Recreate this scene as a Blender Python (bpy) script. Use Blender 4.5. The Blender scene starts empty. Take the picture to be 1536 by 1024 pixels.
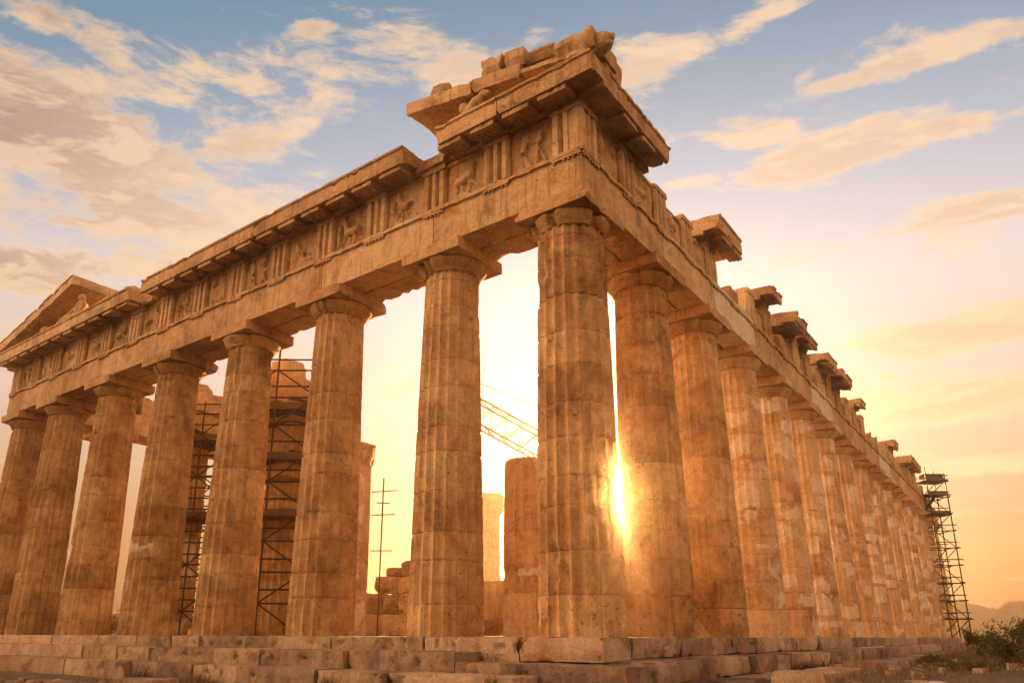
import bpy, bmesh, math, random
from mathutils import Vector, Matrix, noise
random.seed(7)
SC = bpy.context.scene
COL = SC.collection

# ------------------------------------------------------------ camera
CAM_POS = Vector((8.2703, -14.5303, 0.0269))
AX_R = Vector((0.80252598, 0.59660876, 0.00316697))
AX_U = Vector((0.16524629, -0.22737469, 0.95968454))
AX_F = Vector((-0.57327629, 0.76964845, 0.28106148))
cam_data = bpy.data.cameras.new('camera')
cam = bpy.data.objects.new('camera', cam_data)
COL.objects.link(cam)
cam.matrix_world = Matrix((
    (AX_R.x, AX_U.x, -AX_F.x, CAM_POS.x),
    (AX_R.y, AX_U.y, -AX_F.y, CAM_POS.y),
    (AX_R.z, AX_U.z, -AX_F.z, CAM_POS.z),
    (0, 0, 0, 1)))
cam_data.sensor_width = 36.0
cam_data.lens = 25.819
cam_data.shift_x = 0.02204
cam_data.shift_y = 0.07684
cam_data.clip_start = 0.05
cam_data.clip_end = 30000
SC.camera = cam

# ------------------------------------------------------------ light and sky
SUN_DIR = Vector((-0.44120935, 0.87871992, 0.18216917)).normalized()
SUN_EL = math.asin(SUN_DIR.z)
SUN_AZ = math.atan2(SUN_DIR.x, SUN_DIR.y)
sun_data = bpy.data.lights.new('sun', 'SUN')
sun = bpy.data.objects.new('sun', sun_data)
COL.objects.link(sun)
sun_data.energy = 5.0
sun_data.angle = math.radians(0.6)
sun_data.color = (1.0, 0.50, 0.16)
sun.rotation_euler = SUN_DIR.to_track_quat('Z', 'Y').to_euler()
SC.view_settings.view_transform = 'Standard'
SC.view_settings.look = 'None'
SC.view_settings.exposure = 2.0
SC.view_settings.gamma = 1.0
SC.cycles.max_bounces = 6
SC.cycles.diffuse_bounces = 3
SC.cycles.use_denoising = True
SC.cycles.adaptive_threshold = 0.02

CLOUDS = [
    ((-0.7929, 0.3143, 0.5221),(0.2294, 0.9436, -0.2386),(-0.5676, -0.0694, -0.8203),0.1990,0.0842,1.10),
    ((-0.8119, 0.2428, 0.5309),(0.4624, 0.831, 0.3093),(-0.3661, 0.4966, -0.7869),0.0655,0.0509,1.20),
    ((-0.8057, 0.2383, 0.5423),(0.3868, 0.9084, 0.1586),(-0.4548, 0.3376, -0.8241),0.0797,0.0434,0.90),
    ((-0.752, 0.216, 0.6227),(0.3449, 0.9354, 0.0781),(-0.5656, 0.2736, -0.778),0.0841,0.0196,0.90),
    ((-0.739, 0.2734, 0.6158),(0.3011, 0.9506, -0.0757),(-0.606, 0.1294, -0.7848),0.0806,0.0161,0.80),
    ((-0.7252, 0.3376, 0.6001),(0.3093, 0.9358, -0.1693),(-0.6187, 0.0629, -0.783),0.0843,0.0215,0.90),
    ((-0.694, 0.4352, 0.5736),(0.7109, 0.5781, 0.4006),(-0.1572, 0.6857, -0.7106),0.0771,0.0292,1.00),
    ((-0.8266, 0.3084, 0.4707),(0.4171, 0.9008, 0.1211),(-0.3867, 0.2964, -0.8732),0.1302,0.0345,0.90),
    ((-0.7424, 0.439, 0.506),(0.49, 0.8698, -0.0584),(-0.4658, 0.2046, -0.8609),0.1233,0.0370,0.90),
    ((-0.866, 0.3009, 0.3993),(0.425, 0.873, 0.2391),(-0.2766, 0.3768, -0.884),0.1144,0.0275,0.80),
    ((-0.8081, 0.4, 0.4324),(0.5505, 0.7891, 0.2727),(-0.2321, 0.4584, -0.8578),0.1053,0.0243,0.70),
    ((-0.8938, 0.3108, 0.3232),(0.3958, 0.8956, 0.203),(-0.2264, 0.3094, -0.9236),0.0688,0.0199,0.70),
    ((-0.511, 0.5168, 0.6869),(0.6707, 0.7381, -0.0736),(-0.545, 0.4231, -0.7237),0.0802,0.0305,0.95),
    ((-0.5794, 0.4414, 0.6852),(0.7539, 0.6183, 0.222),(-0.3257, 0.6452, -0.691),0.0283,0.0094,0.80),
    ((-0.4767, 0.5769, 0.6633),(0.7194, 0.6874, -0.0994),(-0.5133, 0.4298, -0.7427),0.0820,0.0295,1.10),
    ((-0.6381, 0.4782, 0.6035),(0.684, 0.7168, 0.1352),(-0.3679, 0.4991, -0.7845),0.0213,0.0115,0.70),
    ((-0.6585, 0.4176, 0.6261),(0.6181, 0.7779, 0.1129),(-0.4399, 0.4614, -0.7704),0.0318,0.0111,0.50),
    ((-0.2734, 0.7006, 0.659),(0.9492, 0.3112, 0.0457),(-0.1731, 0.6381, -0.7502),0.0720,0.0336,1.20),
    ((-0.1564, 0.7224, 0.6736),(0.9892, 0.1107, 0.0963),(-0.005, 0.6813, -0.7319),0.0606,0.0182,1.10),
    ((-0.1186, 0.8322, 0.5416),(0.9922, 0.1244, 0.0073),(-0.0613, 0.5383, -0.8405),0.1172,0.0203,1.30),
    ((-0.2035, 0.7921, 0.5755),(0.8796, 0.3993, -0.2586),(-0.4346, 0.4536, -0.778),0.0403,0.0113,0.90),
    ((-0.18, 0.7943, 0.5803),(0.8245, 0.4359, -0.3607),(-0.5395, 0.4135, -0.7334),0.0558,0.0159,0.80),
    ((-0.0, 0.8449, 0.5349),(0.9837, 0.0887, -0.1567),(-0.1798, 0.5262, -0.8311),0.0654,0.0131,1.10),
    ((-0.0232, 0.7992, 0.6006),(0.9957, 0.0662, -0.0646),(-0.0914, 0.5965, -0.7973),0.1230,0.0123,1.20),
    ((-0.1223, 0.777, 0.6175),(0.9759, -0.0304, 0.2159),(0.1865, 0.6291, -0.7546),0.0458,0.0107,0.70),
    ((0.0028, 0.89, 0.456),(0.9969, 0.0252, -0.0751),(-0.0783, 0.4548, -0.8871),0.0737,0.0177,1.15),
    ((-0.2729, 0.7921, 0.546),(0.9308, 0.3577, -0.0756),(-0.2552, 0.4876, -0.8348),0.0459,0.0134,0.80),
    ((-0.0122, 0.8961, 0.4436),(0.9816, 0.0871, -0.17),(-0.191, 0.4334, -0.8807),0.0447,0.0089,0.50),
    ((-0.0325, 0.9414, 0.3356),(0.9956, 0.0522, -0.0782),(-0.0911, 0.3316, -0.939),0.1749,0.0228,1.35),
    ((-0.0587, 0.9632, 0.2624),(0.9971, 0.0626, -0.0438),(-0.0586, 0.2591, -0.964),0.1464,0.0216,1.25),
    ((0.0048, 0.9305, 0.3664),(0.9905, 0.0374, -0.1325),(-0.137, 0.3635, -0.9214),0.0667,0.0104,0.50),
    ((-0.6588, 0.6821, 0.3173),(0.7371, 0.6748, 0.0375),(-0.1885, 0.2586, -0.9473),0.0630,0.0180,0.60),
    ((-0.3603, 0.715, 0.5991),(0.913, 0.4056, 0.0446),(-0.2111, 0.563, -0.799),0.0756,0.0252,0.60),
    ((-0.0521, 0.9812, 0.186),(0.9968, 0.0543, -0.0578),(-0.0668, 0.1824, -0.9809),0.1216,0.0106,0.80),
    ((-0.0408, 0.9564, 0.2893),(0.9923, 0.0644, -0.1056),(-0.1196, 0.2828, -0.9517),0.0916,0.0061,0.80),
    ((-0.0481, 0.9899, 0.1333),(0.998, 0.0452, -0.0448),(-0.0504, 0.1309, -0.9901),0.0901,0.0060,0.60),
    ((-0.1691, 0.9354, 0.3106),(0.9767, 0.1948, -0.0906),(-0.1452, 0.288, -0.9465),0.0575,0.0115,0.50),
]


class NT:
    """Small helper for building node trees."""
    def __init__(self, tree):
        self.t = tree
        self.n = tree.nodes
        self.l = tree.links

    def new(self, kind, **kw):
        nd = self.n.new(kind)
        for k, v in kw.items():
            setattr(nd, k, v)
        return nd

    def put(self, sock, val):
        if hasattr(val, 'is_output') or isinstance(val, bpy.types.NodeSocket):
            self.l.new(val, sock)
        elif val is not None:
            if sock.type == 'RGBA' and len(val) == 3:
                val = (*val, 1)
            sock.default_value = val

    def math(self, op, a, b=None, c=None, clamp=False):
        nd = self.new('ShaderNodeMath', operation=op, use_clamp=clamp)
        for i, v in enumerate((a, b, c)):
            if v is not None:
                self.put(nd.inputs[i], v)
        return nd.outputs[0]

    def vmath(self, op, a, b=None):
        nd = self.new('ShaderNodeVectorMath', operation=op)
        self.put(nd.inputs[0], a)
        if b is not None:
            if op == 'SCALE':
                self.put(nd.inputs['Scale'], b)
            else:
                self.put(nd.inputs[1], b)
        return nd.outputs['Value'] if op in ('DOT_PRODUCT', 'LENGTH', 'DISTANCE') else nd.outputs['Vector']

    def smooth(self, x, a, b, lo=0.0, hi=1.0):
        nd = self.new('ShaderNodeMapRange', interpolation_type='SMOOTHSTEP')
        self.put(nd.inputs['Value'], x)
        nd.inputs['From Min'].default_value = a
        nd.inputs['From Max'].default_value = b
        nd.inputs['To Min'].default_value = lo
        nd.inputs['To Max'].default_value = hi
        return nd.outputs['Result']

    def noise(self, vec, scale, detail=4, rough=0.55, dist=0.0):
        nd = self.new('ShaderNodeTexNoise')
        if vec is not None:
            self.put(nd.inputs['Vector'], vec)
        nd.inputs['Scale'].default_value = scale
        nd.inputs['Detail'].default_value = detail
        nd.inputs['Roughness'].default_value = rough
        nd.inputs['Distortion'].default_value = dist
        return nd.outputs['Fac']

    def ramp(self, fac, stops, interp='LINEAR'):
        nd = self.new('ShaderNodeValToRGB')
        cr = nd.color_ramp
        cr.interpolation = interp
        while len(cr.elements) < len(stops):
            cr.elements.new(0.5)
        for e, (p, c) in zip(cr.elements, stops):
            e.position = p
            e.color = (*c, 1) if len(c) == 3 else c
        self.put(nd.inputs['Fac'], fac)
        return nd.outputs['Color']

    def mix(self, fac, a, b, blend='MIX'):
        nd = self.new('ShaderNodeMix', data_type='RGBA', blend_type=blend)
        nd.clamp_factor = True
        self.put(nd.inputs[0], fac)
        self.put(nd.inputs[6], a)
        self.put(nd.inputs[7], b)
        return nd.outputs[2]


def build_world():
    w = bpy.data.worlds.new('World')
    SC.world = w
    w.use_nodes = True
    t = NT(w.node_tree)
    t.n.clear()
    out = t.new('ShaderNodeOutputWorld')
    bg = t.new('ShaderNodeBackground')
    d = t.vmath('NORMALIZE', t.new('ShaderNodeTexCoord').outputs['Generated'])
    sep = t.new('ShaderNodeSeparateXYZ')
    t.put(sep.inputs[0], d)
    z = sep.outputs['Z']
    g = t.vmath('DOT_PRODUCT', d, tuple(SUN_DIR))
    gp = t.math('MAXIMUM', g, 0.0)
    # clear sky by height above the horizon (linear colours)
    base = t.ramp(t.math('MAXIMUM', z, 0.0), [
        (0.00, (0.34, 0.12, 0.04)), (0.07, (0.46, 0.20, 0.06)), (0.16, (0.64, 0.37, 0.19)),
        (0.28, (0.80, 0.57, 0.45)), (0.42, (0.78, 0.66, 0.64)), (0.56, (0.46, 0.49, 0.58)),
        (0.70, (0.20, 0.30, 0.42)), (0.9, (0.10, 0.21, 0.33)), (1.0, (0.12, 0.22, 0.36))])
    # the real atmosphere underneath
    sky = t.new('ShaderNodeTexSky', sky_type='NISHITA')
    sky.sun_disc = False
    sky.sun_elevation = SUN_EL
    sky.sun_rotation = SUN_AZ
    sky.air_density = 1.4
    sky.dust_density = 2.0
    base = t.mix(1.0, base, t.vmath('SCALE', sky.outputs[0], 0.006), 'ADD')
    # bluer away from the sun
    away = t.smooth(g, 0.93, 0.55)
    base = t.mix(t.math('MULTIPLY', away, t.smooth(z, 0.30, 0.66, 0.0, 0.75)), base, (0.09, 0.24, 0.36))
    # aureole
    def glow(col, power, k):
        f = t.math('MULTIPLY', t.math('POWER', gp, power), k)
        return t.vmath('SCALE', col, f)
    a1 = glow((1.0, 0.76, 0.58), 9.0, 0.27)
    a2 = glow((1.0, 0.66, 0.34), 40.0, 1.2)
    a3 = glow((1.0, 0.62, 0.22), 1500.0, 10.0)
    # clouds
    sv = t.new('ShaderNodeCombineXYZ')
    t.put(sv.inputs[0], t.math('DIVIDE', sep.outputs['X'], t.math('ADD', t.math('ABSOLUTE', z), 0.42)))
    t.put(sv.inputs[1], t.math('DIVIDE', sep.outputs['Y'], t.math('ADD', t.math('ABSOLUTE', z), 0.42)))
    t.put(sv.inputs[2], t.math('MULTIPLY', z, 2.0))
    mp = t.new('ShaderNodeMapping', vector_type='TEXTURE')
    t.put(mp.inputs['Vector'], sv.outputs[0])
    mp.inputs['Rotation'].default_value = (0, 0, math.radians(20))
    mp.inputs['Scale'].default_value = (1.7, 1.0, 1.0)
    pv = mp.outputs[0]
    warp = t.new('ShaderNodeTexNoise')
    t.put(warp.inputs['Vector'], pv)
    warp.inputs['Scale'].default_value = 3.0
    warp.inputs['Detail'].default_value = 3
    pw = t.vmath('ADD', pv, t.vmath('SCALE', t.vmath('SUBTRACT', warp.outputs['Color'], (0.5, 0.5, 0.5)), 0.22))
    total = None
    for c, e, n, su, s_v, wt in CLOUDS:
        c, e, n = Vector(c), Vector(e), Vector(n)
        x = t.math('MULTIPLY', t.math('SUBTRACT', t.vmath('DOT_PRODUCT', d, tuple(e)), c.dot(e)), 1 / su)
        y = t.math('MULTIPLY', t.math('SUBTRACT', t.vmath('DOT_PRODUCT', d, tuple(n)), c.dot(n)), 1 / s_v)
        r2 = t.math('ADD', t.math('MULTIPLY', x, x), t.math('MULTIPLY', y, y))
        f = t.math('MULTIPLY', t.math('EXPONENT', t.math('MULTIPLY', r2, -0.7)), wt)
        front = t.math('GREATER_THAN', t.vmath('DOT_PRODUCT', d, tuple(c)), 0.3)
        f = t.math('MULTIPLY', f, front)
        total = f if total is None else t.math('MAXIMUM', total, f)
    # the rest of the sky, away from the photograph's view, has scattered clouds too
    rest = t.smooth(t.vmath('DOT_PRODUCT', d, tuple(AX_F)), 0.45, 0.1, 0.0, 0.42)
    total = t.math('ADD', total, rest)
    n1 = t.noise(pw, 6.5, 10, 0.70)
    n2 = t.noise(t.vmath('ADD', pw, tuple(SUN_DIR * 0.045 + Vector((0, 0, -0.03)))), 6.5, 5, 0.62)
    dens_raw = t.math('ADD', t.math('MULTIPLY', total, 0.80), t.math('MULTIPLY', t.math('SUBTRACT', n1, 0.5), 3.3))
    dens = t.smooth(dens_raw, 0.20, 0.70)
    lit = t.smooth(t.math('SUBTRACT', n1, n2), -0.03, 0.07)
    thick = t.math('MULTIPLY', t.smooth(dens_raw, 0.34, 0.80), t.smooth(g, 0.86, 0.52, 0.38, 1.0))
    lowz = t.smooth(z, 0.20, 0.50)
    c_lit = t.mix(lowz, (1.0, 0.72, 0.40), (1.0, 0.70, 0.44))
    c_shade = t.mix(lowz, (0.62, 0.33, 0.17), (0.50, 0.29, 0.24))
    c_shade = t.mix(t.smooth(g, 0.86, 0.60, 0.0, 0.9), c_shade, (0.36, 0.185, 0.15))
    c_lit = t.mix(t.smooth(g, 0.80, 0.40, 0.0, 0.65), c_lit, (1.0, 0.60, 0.37))
    ccol = t.mix(t.math('MULTIPLY', thick, t.math('SUBTRACT', 1.0, t.math('MULTIPLY', lit, 0.7))), c_lit, c_shade)
    allsky = t.mix(t.math('MULTIPLY', dens, 0.9), base, ccol)
    for a in (a1, a2, a3):
        allsky = t.mix(1.0, allsky, a, 'ADD')
    # dusk: the sky turned away from the sunset is much dimmer
    dusk = t.smooth(t.vmath('DOT_PRODUCT', d, tuple(AX_F)), 0.20, 0.70, 0.22, 1.0)
    allsky = t.vmath('SCALE', allsky, dusk)
    # the sun's own disc
    disc = t.smooth(g, math.cos(math.radians(0.55)), math.cos(math.radians(0.42)))
    allsky = t.mix(1.0, allsky, t.vmath('SCALE', (1.0, 0.86, 0.55), t.math('MULTIPLY', disc, 60.0)), 'ADD')
    # invented warm glow behind and beside the camera, added to light the temple
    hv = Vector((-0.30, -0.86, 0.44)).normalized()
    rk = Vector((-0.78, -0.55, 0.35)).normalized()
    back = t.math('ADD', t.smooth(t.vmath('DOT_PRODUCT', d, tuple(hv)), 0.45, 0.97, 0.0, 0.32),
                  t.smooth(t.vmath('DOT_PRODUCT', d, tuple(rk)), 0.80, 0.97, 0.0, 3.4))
    side = t.smooth(t.vmath('DOT_PRODUCT', d, tuple(Vector((0.95, -0.15, 0.30)).normalized())), 0.60, 0.97, 0.0, 1.25)  # added glow off to the right, brightens the flank's outer faces
    allsky = t.mix(1.0, allsky, t.vmath('SCALE', (3.2, 1.74, 0.82), t.math('MULTIPLY', t.math('ADD', back, side), FILL_GLOW)), 'ADD')
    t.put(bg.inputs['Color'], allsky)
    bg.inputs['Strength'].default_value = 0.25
    t.l.new(bg.outputs[0], out.inputs['Surface'])
    w.cycles.sampling_method = 'MANUAL'
    w.cycles.sample_map_resolution = 512


FILL_GLOW = 0.60  # strength of the added glow lobes out of view
build_world()

# ------------------------------------------------------------ materials
def principled(name):
    m = bpy.data.materials.new(name)
    m.use_nodes = True
    t = NT(m.node_tree)
    t.n.clear()
    out = t.new('ShaderNodeOutputMaterial')
    p = t.new('ShaderNodeBsdfPrincipled')
    t.l.new(p.outputs[0], out.inputs['Surface'])
    return m, t, p


def marble(name, cols, grime=0.55, crack=1.0, streak=0.5, fresh_col=(0.70, 0.62, 0.53), bump=1.0, soffit=True):
    """Weathered Pentelic marble, different at every place because it is read from world position."""
    m, t, p = principled(name)
    geo = t.new('ShaderNodeNewGeometry')
    pos = geo.outputs['Position']
    tone = t.new('ShaderNodeAttribute', attribute_name='tone').outputs['Fac']
    fresh = t.new('ShaderNodeAttribute', attribute_name='fresh').outputs['Fac']
    n_big = t.noise(pos, 0.55, 4, 0.6, 0.4)
    n_mid = t.noise(pos, 2.1, 6, 0.64, 0.8)
    n_fin = t.noise(pos, 13.0, 5, 0.70)
    n_grn = t.noise(pos, 60.0, 2, 0.7)
    f = t.math('ADD', t.math('MULTIPLY', n_big, 0.55), t.math('MULTIPLY', n_mid, 0.45))
    f = t.math('ADD', f, t.math('MULTIPLY', tone, 0.20))
    col = t.ramp(f, [(0.30, cols[0]), (0.46, cols[1]), (0.60, cols[2]), (0.78, cols[3])])
    # restored white marble let into the old stone
    fe = t.math('ADD', fresh, t.math('MULTIPLY', t.math('SUBTRACT', t.math('ADD', n_mid, t.math('MULTIPLY', t.math('SUBTRACT', n_fin, 0.5), 0.4)), 0.5), 1.15))
    fm = t.smooth(fe, 0.46, 0.54)
    fcol = t.mix(t.smooth(n_mid, 0.35, 0.7), fresh_col, tuple(c * 0.8 for c in fresh_col))
    col = t.mix(fm, col, fcol)
    # fine mottling
    col = t.mix(t.smooth(n_fin, 0.35, 0.68, 0.0, 0.55), col, t.mix(0.5, col, (0.16, 0.085, 0.04)))
    col = t.mix(t.smooth(n_grn, 0.58, 0.75, 0.0, 0.35), col, tuple(min(1, c * 1.25) for c in cols[3]))
    # ochre stains
    oc = t.noise(t.vmath('ADD', pos, (31.0, 7.0, 3.0)), 0.9, 5, 0.66, 1.0)
    col = t.mix(t.smooth(oc, 0.54, 0.70, 0.0, 0.65), col, (0.34, 0.135, 0.035))
    # rain streaks and black crust
    sp = t.new('ShaderNodeVectorMath', operation='MULTIPLY')
    t.put(sp.inputs[0], pos)
    sp.inputs[1].default_value = (7.0, 7.0, 0.40)
    st = t.noise(sp.outputs[0], 1.0, 6, 0.6, 0.3)
    gm = t.noise(t.vmath('ADD', pos, (5.0, 17.0, 9.0)), 0.8, 6, 0.68, 0.6)
    gmask = t.math('MULTIPLY', t.smooth(gm, 0.52, 0.64), grime)
    old = t.math('SUBTRACT', 1.0, t.math('MULTIPLY', fm, 0.85))
    gmask = t.math('MULTIPLY', gmask, t.math('MULTIPLY', old, t.smooth(n_fin, 0.25, 0.6, 0.35, 1.0)))
    col = t.mix(gmask, col, (0.085, 0.05, 0.028))
    col = t.mix(t.math('MULTIPLY', t.math('MULTIPLY', t.smooth(st, 0.50, 0.70), streak), old), col, (0.12, 0.065, 0.03))
    # cracks: thin broken lines
    wv = t.new('ShaderNodeTexNoise')
    t.put(wv.inputs['Vector'], pos)
    wv.inputs['Scale'].default_value = 1.7
    wv.inputs['Detail'].default_value = 4
    wp = t.vmath('ADD', pos, t.vmath('SCALE', t.vmath('SUBTRACT', wv.outputs['Color'], (0.5, 0.5, 0.5)), 1.1))
    def cracks(scale, width, lo, hi, off):
        vo = t.new('ShaderNodeTexVoronoi', feature='DISTANCE_TO_EDGE')
        t.put(vo.inputs['Vector'], wp)
        vo.inputs['Scale'].default_value = scale
        msk = t.smooth(t.noise(t.vmath('ADD', pos, off), 0.9, 3, 0.6), lo, hi)
        return t.math('MULTIPLY', t.smooth(vo.outputs['Distance'], width, width * 0.25), msk)
    ck = t.math('MAXIMUM', cracks(0.65, 0.007, 0.52, 0.60, (3.0, 1.0, 9.0)), cracks(2.0, 0.012, 0.57, 0.66, (13.0, 4.0, 2.0)))
    ck = t.math('MULTIPLY', ck, crack)
    col = t.mix(t.math('MULTIPLY', ck, 0.85), col, (0.035, 0.018, 0.009))
    # pits
    vp = t.new('ShaderNodeTexVoronoi', feature='F1')
    t.put(vp.inputs['Vector'], wp)
    vp.inputs['Scale'].default_value = 7.0
    pit = t.math('MULTIPLY', t.smooth(vp.outputs['Distance'], 0.20, 0.10), t.smooth(t.noise(pos, 1.6, 3), 0.50, 0.60))
    pit = t.math('MULTIPLY', pit, old)
    col = t.mix(t.math('MULTIPLY', pit, 0.75), col, (0.05, 0.027, 0.013))
    t.put(p.inputs['Base Color'], col)
    t.put(p.inputs['Roughness'], t.smooth(n_fin, 0.3, 0.7, 0.72, 0.95))
    p.inputs['Specular IOR Level'].default_value = 0.25
    h = t.math('ADD', t.math('MULTIPLY', n_mid, 0.8), t.math('MULTIPLY', n_fin, 0.5))
    h = t.math('ADD', h, t.math('MULTIPLY', n_grn, 0.12))
    h = t.math('SUBTRACT', h, t.math('MULTIPLY', pit, 0.6))
    b = t.new('ShaderNodeBump')
    b.inputs['Strength'].default_value = 0.95 * bump
    b.inputs['Distance'].default_value = 0.05
    t.put(b.inputs['Height'], h)
    t.put(p.inputs['Normal'], b.outputs[0])
    return m


GOLD = [(0.19, 0.095, 0.04), (0.42, 0.255, 0.12), (0.60, 0.405, 0.215), (0.76, 0.58, 0.36)]
PALE = [(0.34, 0.21, 0.11), (0.52, 0.36, 0.21), (0.62, 0.46, 0.30), (0.70, 0.56, 0.40)]
GREY = [(0.13, 0.10, 0.085), (0.31, 0.23, 0.17), (0.45, 0.34, 0.255), (0.56, 0.45, 0.345)]
M_COL = marble('golden_marble', GOLD, grime=0.42, crack=0.9, streak=0.36)
M_ENT = marble('entablature_marble', [tuple(.5 * (p + q) for p, q in zip(a, b)) for a, b in zip(GOLD, PALE)], grime=0.40, crack=0.7, streak=0.5)
M_FLANK = marble('patched_marble', PALE, grime=0.32, crack=1.0, streak=0.2)
M_STEP = marble('step_marble', GREY, grime=0.55, crack=1.0, streak=0.25, bump=1.5)
M_RUIN = marble('ruin_marble', GOLD, grime=0.40, crack=1.3, streak=0.4, bump=1.2)


def plain(name, col, col2, scale=8.0, rough=0.8, metal=0.0, bump=0.3, dist=0.02):
    m, t, p = principled(name)
    tc = t.new('ShaderNodeNewGeometry').outputs['Position']
    n = t.noise(tc, scale, 7, 0.65, 0.4)
    t.put(p.inputs['Base Color'], t.mix(t.smooth(n, 0.32, 0.68), col, col2))
    p.inputs['Roughness'].default_value = rough
    p.inputs['Metallic'].default_value = metal
    b = t.new('ShaderNodeBump')
    b.inputs['Strength'].default_value = bump
    b.inputs['Distance'].default_value = dist
    t.put(b.inputs['Height'], n)
    t.put(p.inputs['Normal'], b.outputs[0])
    return m


M_STEEL = plain('scaffold_steel', (0.060, 0.045, 0.035), (0.035, 0.022, 0.015), 9.0, 0.55, 0.6)
M_PLANK = plain('scaffold_plank', (0.14, 0.085, 0.045), (0.07, 0.04, 0.022), 5.0, 0.85)
M_CRANE = plain('crane_paint', (0.34, 0.18, 0.045), (0.24, 0.115, 0.03), 2.0, 0.5, 0.1)
M_TWIG = plain('dry_twig', (0.15, 0.09, 0.045), (0.09, 0.05, 0.025), 30.0, 0.9)
M_SHEET = plain('plastic_sheet', (0.55, 0.42, 0.28), (0.40, 0.28, 0.17), 3.0, 0.6)


def leaf_mat(name, c1, c2):
    m, t, p = principled(name)
    pos = t.new('ShaderNodeNewGeometry').outputs['Position']
    n = t.noise(pos, 6.0, 4, 0.7)
    t.put(p.inputs['Base Color'], t.mix(t.smooth(n, 0.35, 0.65), c1, c2))
    p.inputs['Roughness'].default_value = 0.7
    p.inputs['Subsurface Weight'].default_value = 0.0
    tr = t.new('ShaderNodeBsdfTranslucent')
    t.put(tr.inputs['Color'], t.mix(t.smooth(n, 0.35, 0.65), c1, c2))
    mx = t.new('ShaderNodeMixShader')
    mx.inputs[0].default_value = 0.3
    t.l.new(p.outputs[0], mx.inputs[1])
    t.l.new(tr.outputs[0], mx.inputs[2])
    out = [x for x in t.n if x.type == 'OUTPUT_MATERIAL'][0]
    t.l.new(mx.outputs[0], out.inputs['Surface'])
    return m


M_LEAF = leaf_mat('shrub_leaf', (0.055, 0.065, 0.02), (0.10, 0.10, 0.035))
M_GRASS = leaf_mat('green_grass', (0.05, 0.065, 0.02), (0.11, 0.10, 0.035))
M_DRY = leaf_mat('dry_grass', (0.20, 0.13, 0.05), (0.12, 0.085, 0.03))


def ground_mat():
    m, t, p = principled('dry_earth')
    pos = t.new('ShaderNodeNewGeometry').outputs['Position']
    n1 = t.noise(pos, 0.5, 8, 0.65, 0.5)
    n2 = t.noise(pos, 7.0, 8, 0.7)
    col = t.ramp(n1, [(0.3, (0.05, 0.036, 0.02)), (0.5, (0.09, 0.062, 0.038)), (0.7, (0.14, 0.10, 0.065))])
    col = t.mix(t.smooth(n2, 0.4, 0.7, 0.0, 0.7), col, (0.10, 0.08, 0.05))
    v = t.new('ShaderNodeTexVoronoi', feature='F1')
    t.put(v.inputs['Vector'], pos)
    v.inputs['Scale'].default_value = 14.0
    col = t.mix(t.smooth(v.outputs['Distance'], 0.30, 0.18, 0.0, 0.8), col, (0.22, 0.17, 0.125))
    t.put(p.inputs['Base Color'], col)
    p.inputs['Roughness'].default_value = 0.95
    b = t.new('ShaderNodeBump')
    b.inputs['Strength'].default_value = 0.9
    b.inputs['Distance'].default_value = 0.06
    t.put(b.inputs['Height'], t.math('ADD', n2, t.smooth(v.outputs['Distance'], 0.45, 0.1)))
    t.put(p.inputs['Normal'], b.outputs[0])
    return m


M_GROUND = ground_mat()
M_HILL = plain('far_hill', (0.20, 0.15, 0.11), (0.12, 0.10, 0.07), 0.06, 0.95, 0, 0.1)

# ------------------------------------------------------------ mesh helpers
class MB:
    def __init__(self):
        self.v, self.f, self.tone, self.fresh = [], [], [], []
        self.cur_tone = 0.0

    def vert(self, p, fresh=0.0, tone=None):
        self.v.append(tuple(p))
        self.tone.append(self.cur_tone if tone is None else tone)
        self.fresh.append(fresh)
        return len(self.v) - 1

    def build(self, name, mat, parent=None, loc=None, smooth=True, angle=38, recalc=True):
        me = bpy.data.meshes.new(name)
        me.from_pydata(self.v, [], self.f)
        if recalc:
            bm = bmesh.new()
            bm.from_mesh(me)
            bmesh.ops.recalc_face_normals(bm, faces=bm.faces)
            bm.to_mesh(me)
            bm.free()
        for nm, arr in (('tone', self.tone), ('fresh', self.fresh)):
            at = me.attributes.new(nm, 'FLOAT', 'POINT')
            at.data.foreach_set('value', arr)
        if smooth:
            me.shade_smooth()
            me.set_sharp_from_angle(angle=math.radians(angle))
        me.materials.append(mat)
        o = bpy.data.objects.new(name, me)
        COL.objects.link(o)
        if parent is not None:
            o.parent = parent
        return o


def empty(name, loc, label, cat, group=None):
    o = bpy.data.objects.new(name, None)
    o.empty_display_size = 0.3
    COL.objects.link(o)
    o.location = loc
    tag(o, label, cat, group)
    return o


def tag(o, label=None, cat=None, group=None, kind=None):
    if label: o['label'] = label
    if cat: o['category'] = cat
    if group: o['group'] = group
    if kind: o['kind'] = kind
    return o


def front(s, o, z): return (-s, -o, z)
def flank(s, o, z): return (o, s, z)
def south(s, o, z): return (-30.90 - o, s, z)


def nz(p, f, seed):
    return noise.noise(Vector((p[0] * f + seed * 3.17, p[1] * f - seed * 1.73, p[2] * f + seed * 0.91)))


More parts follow.
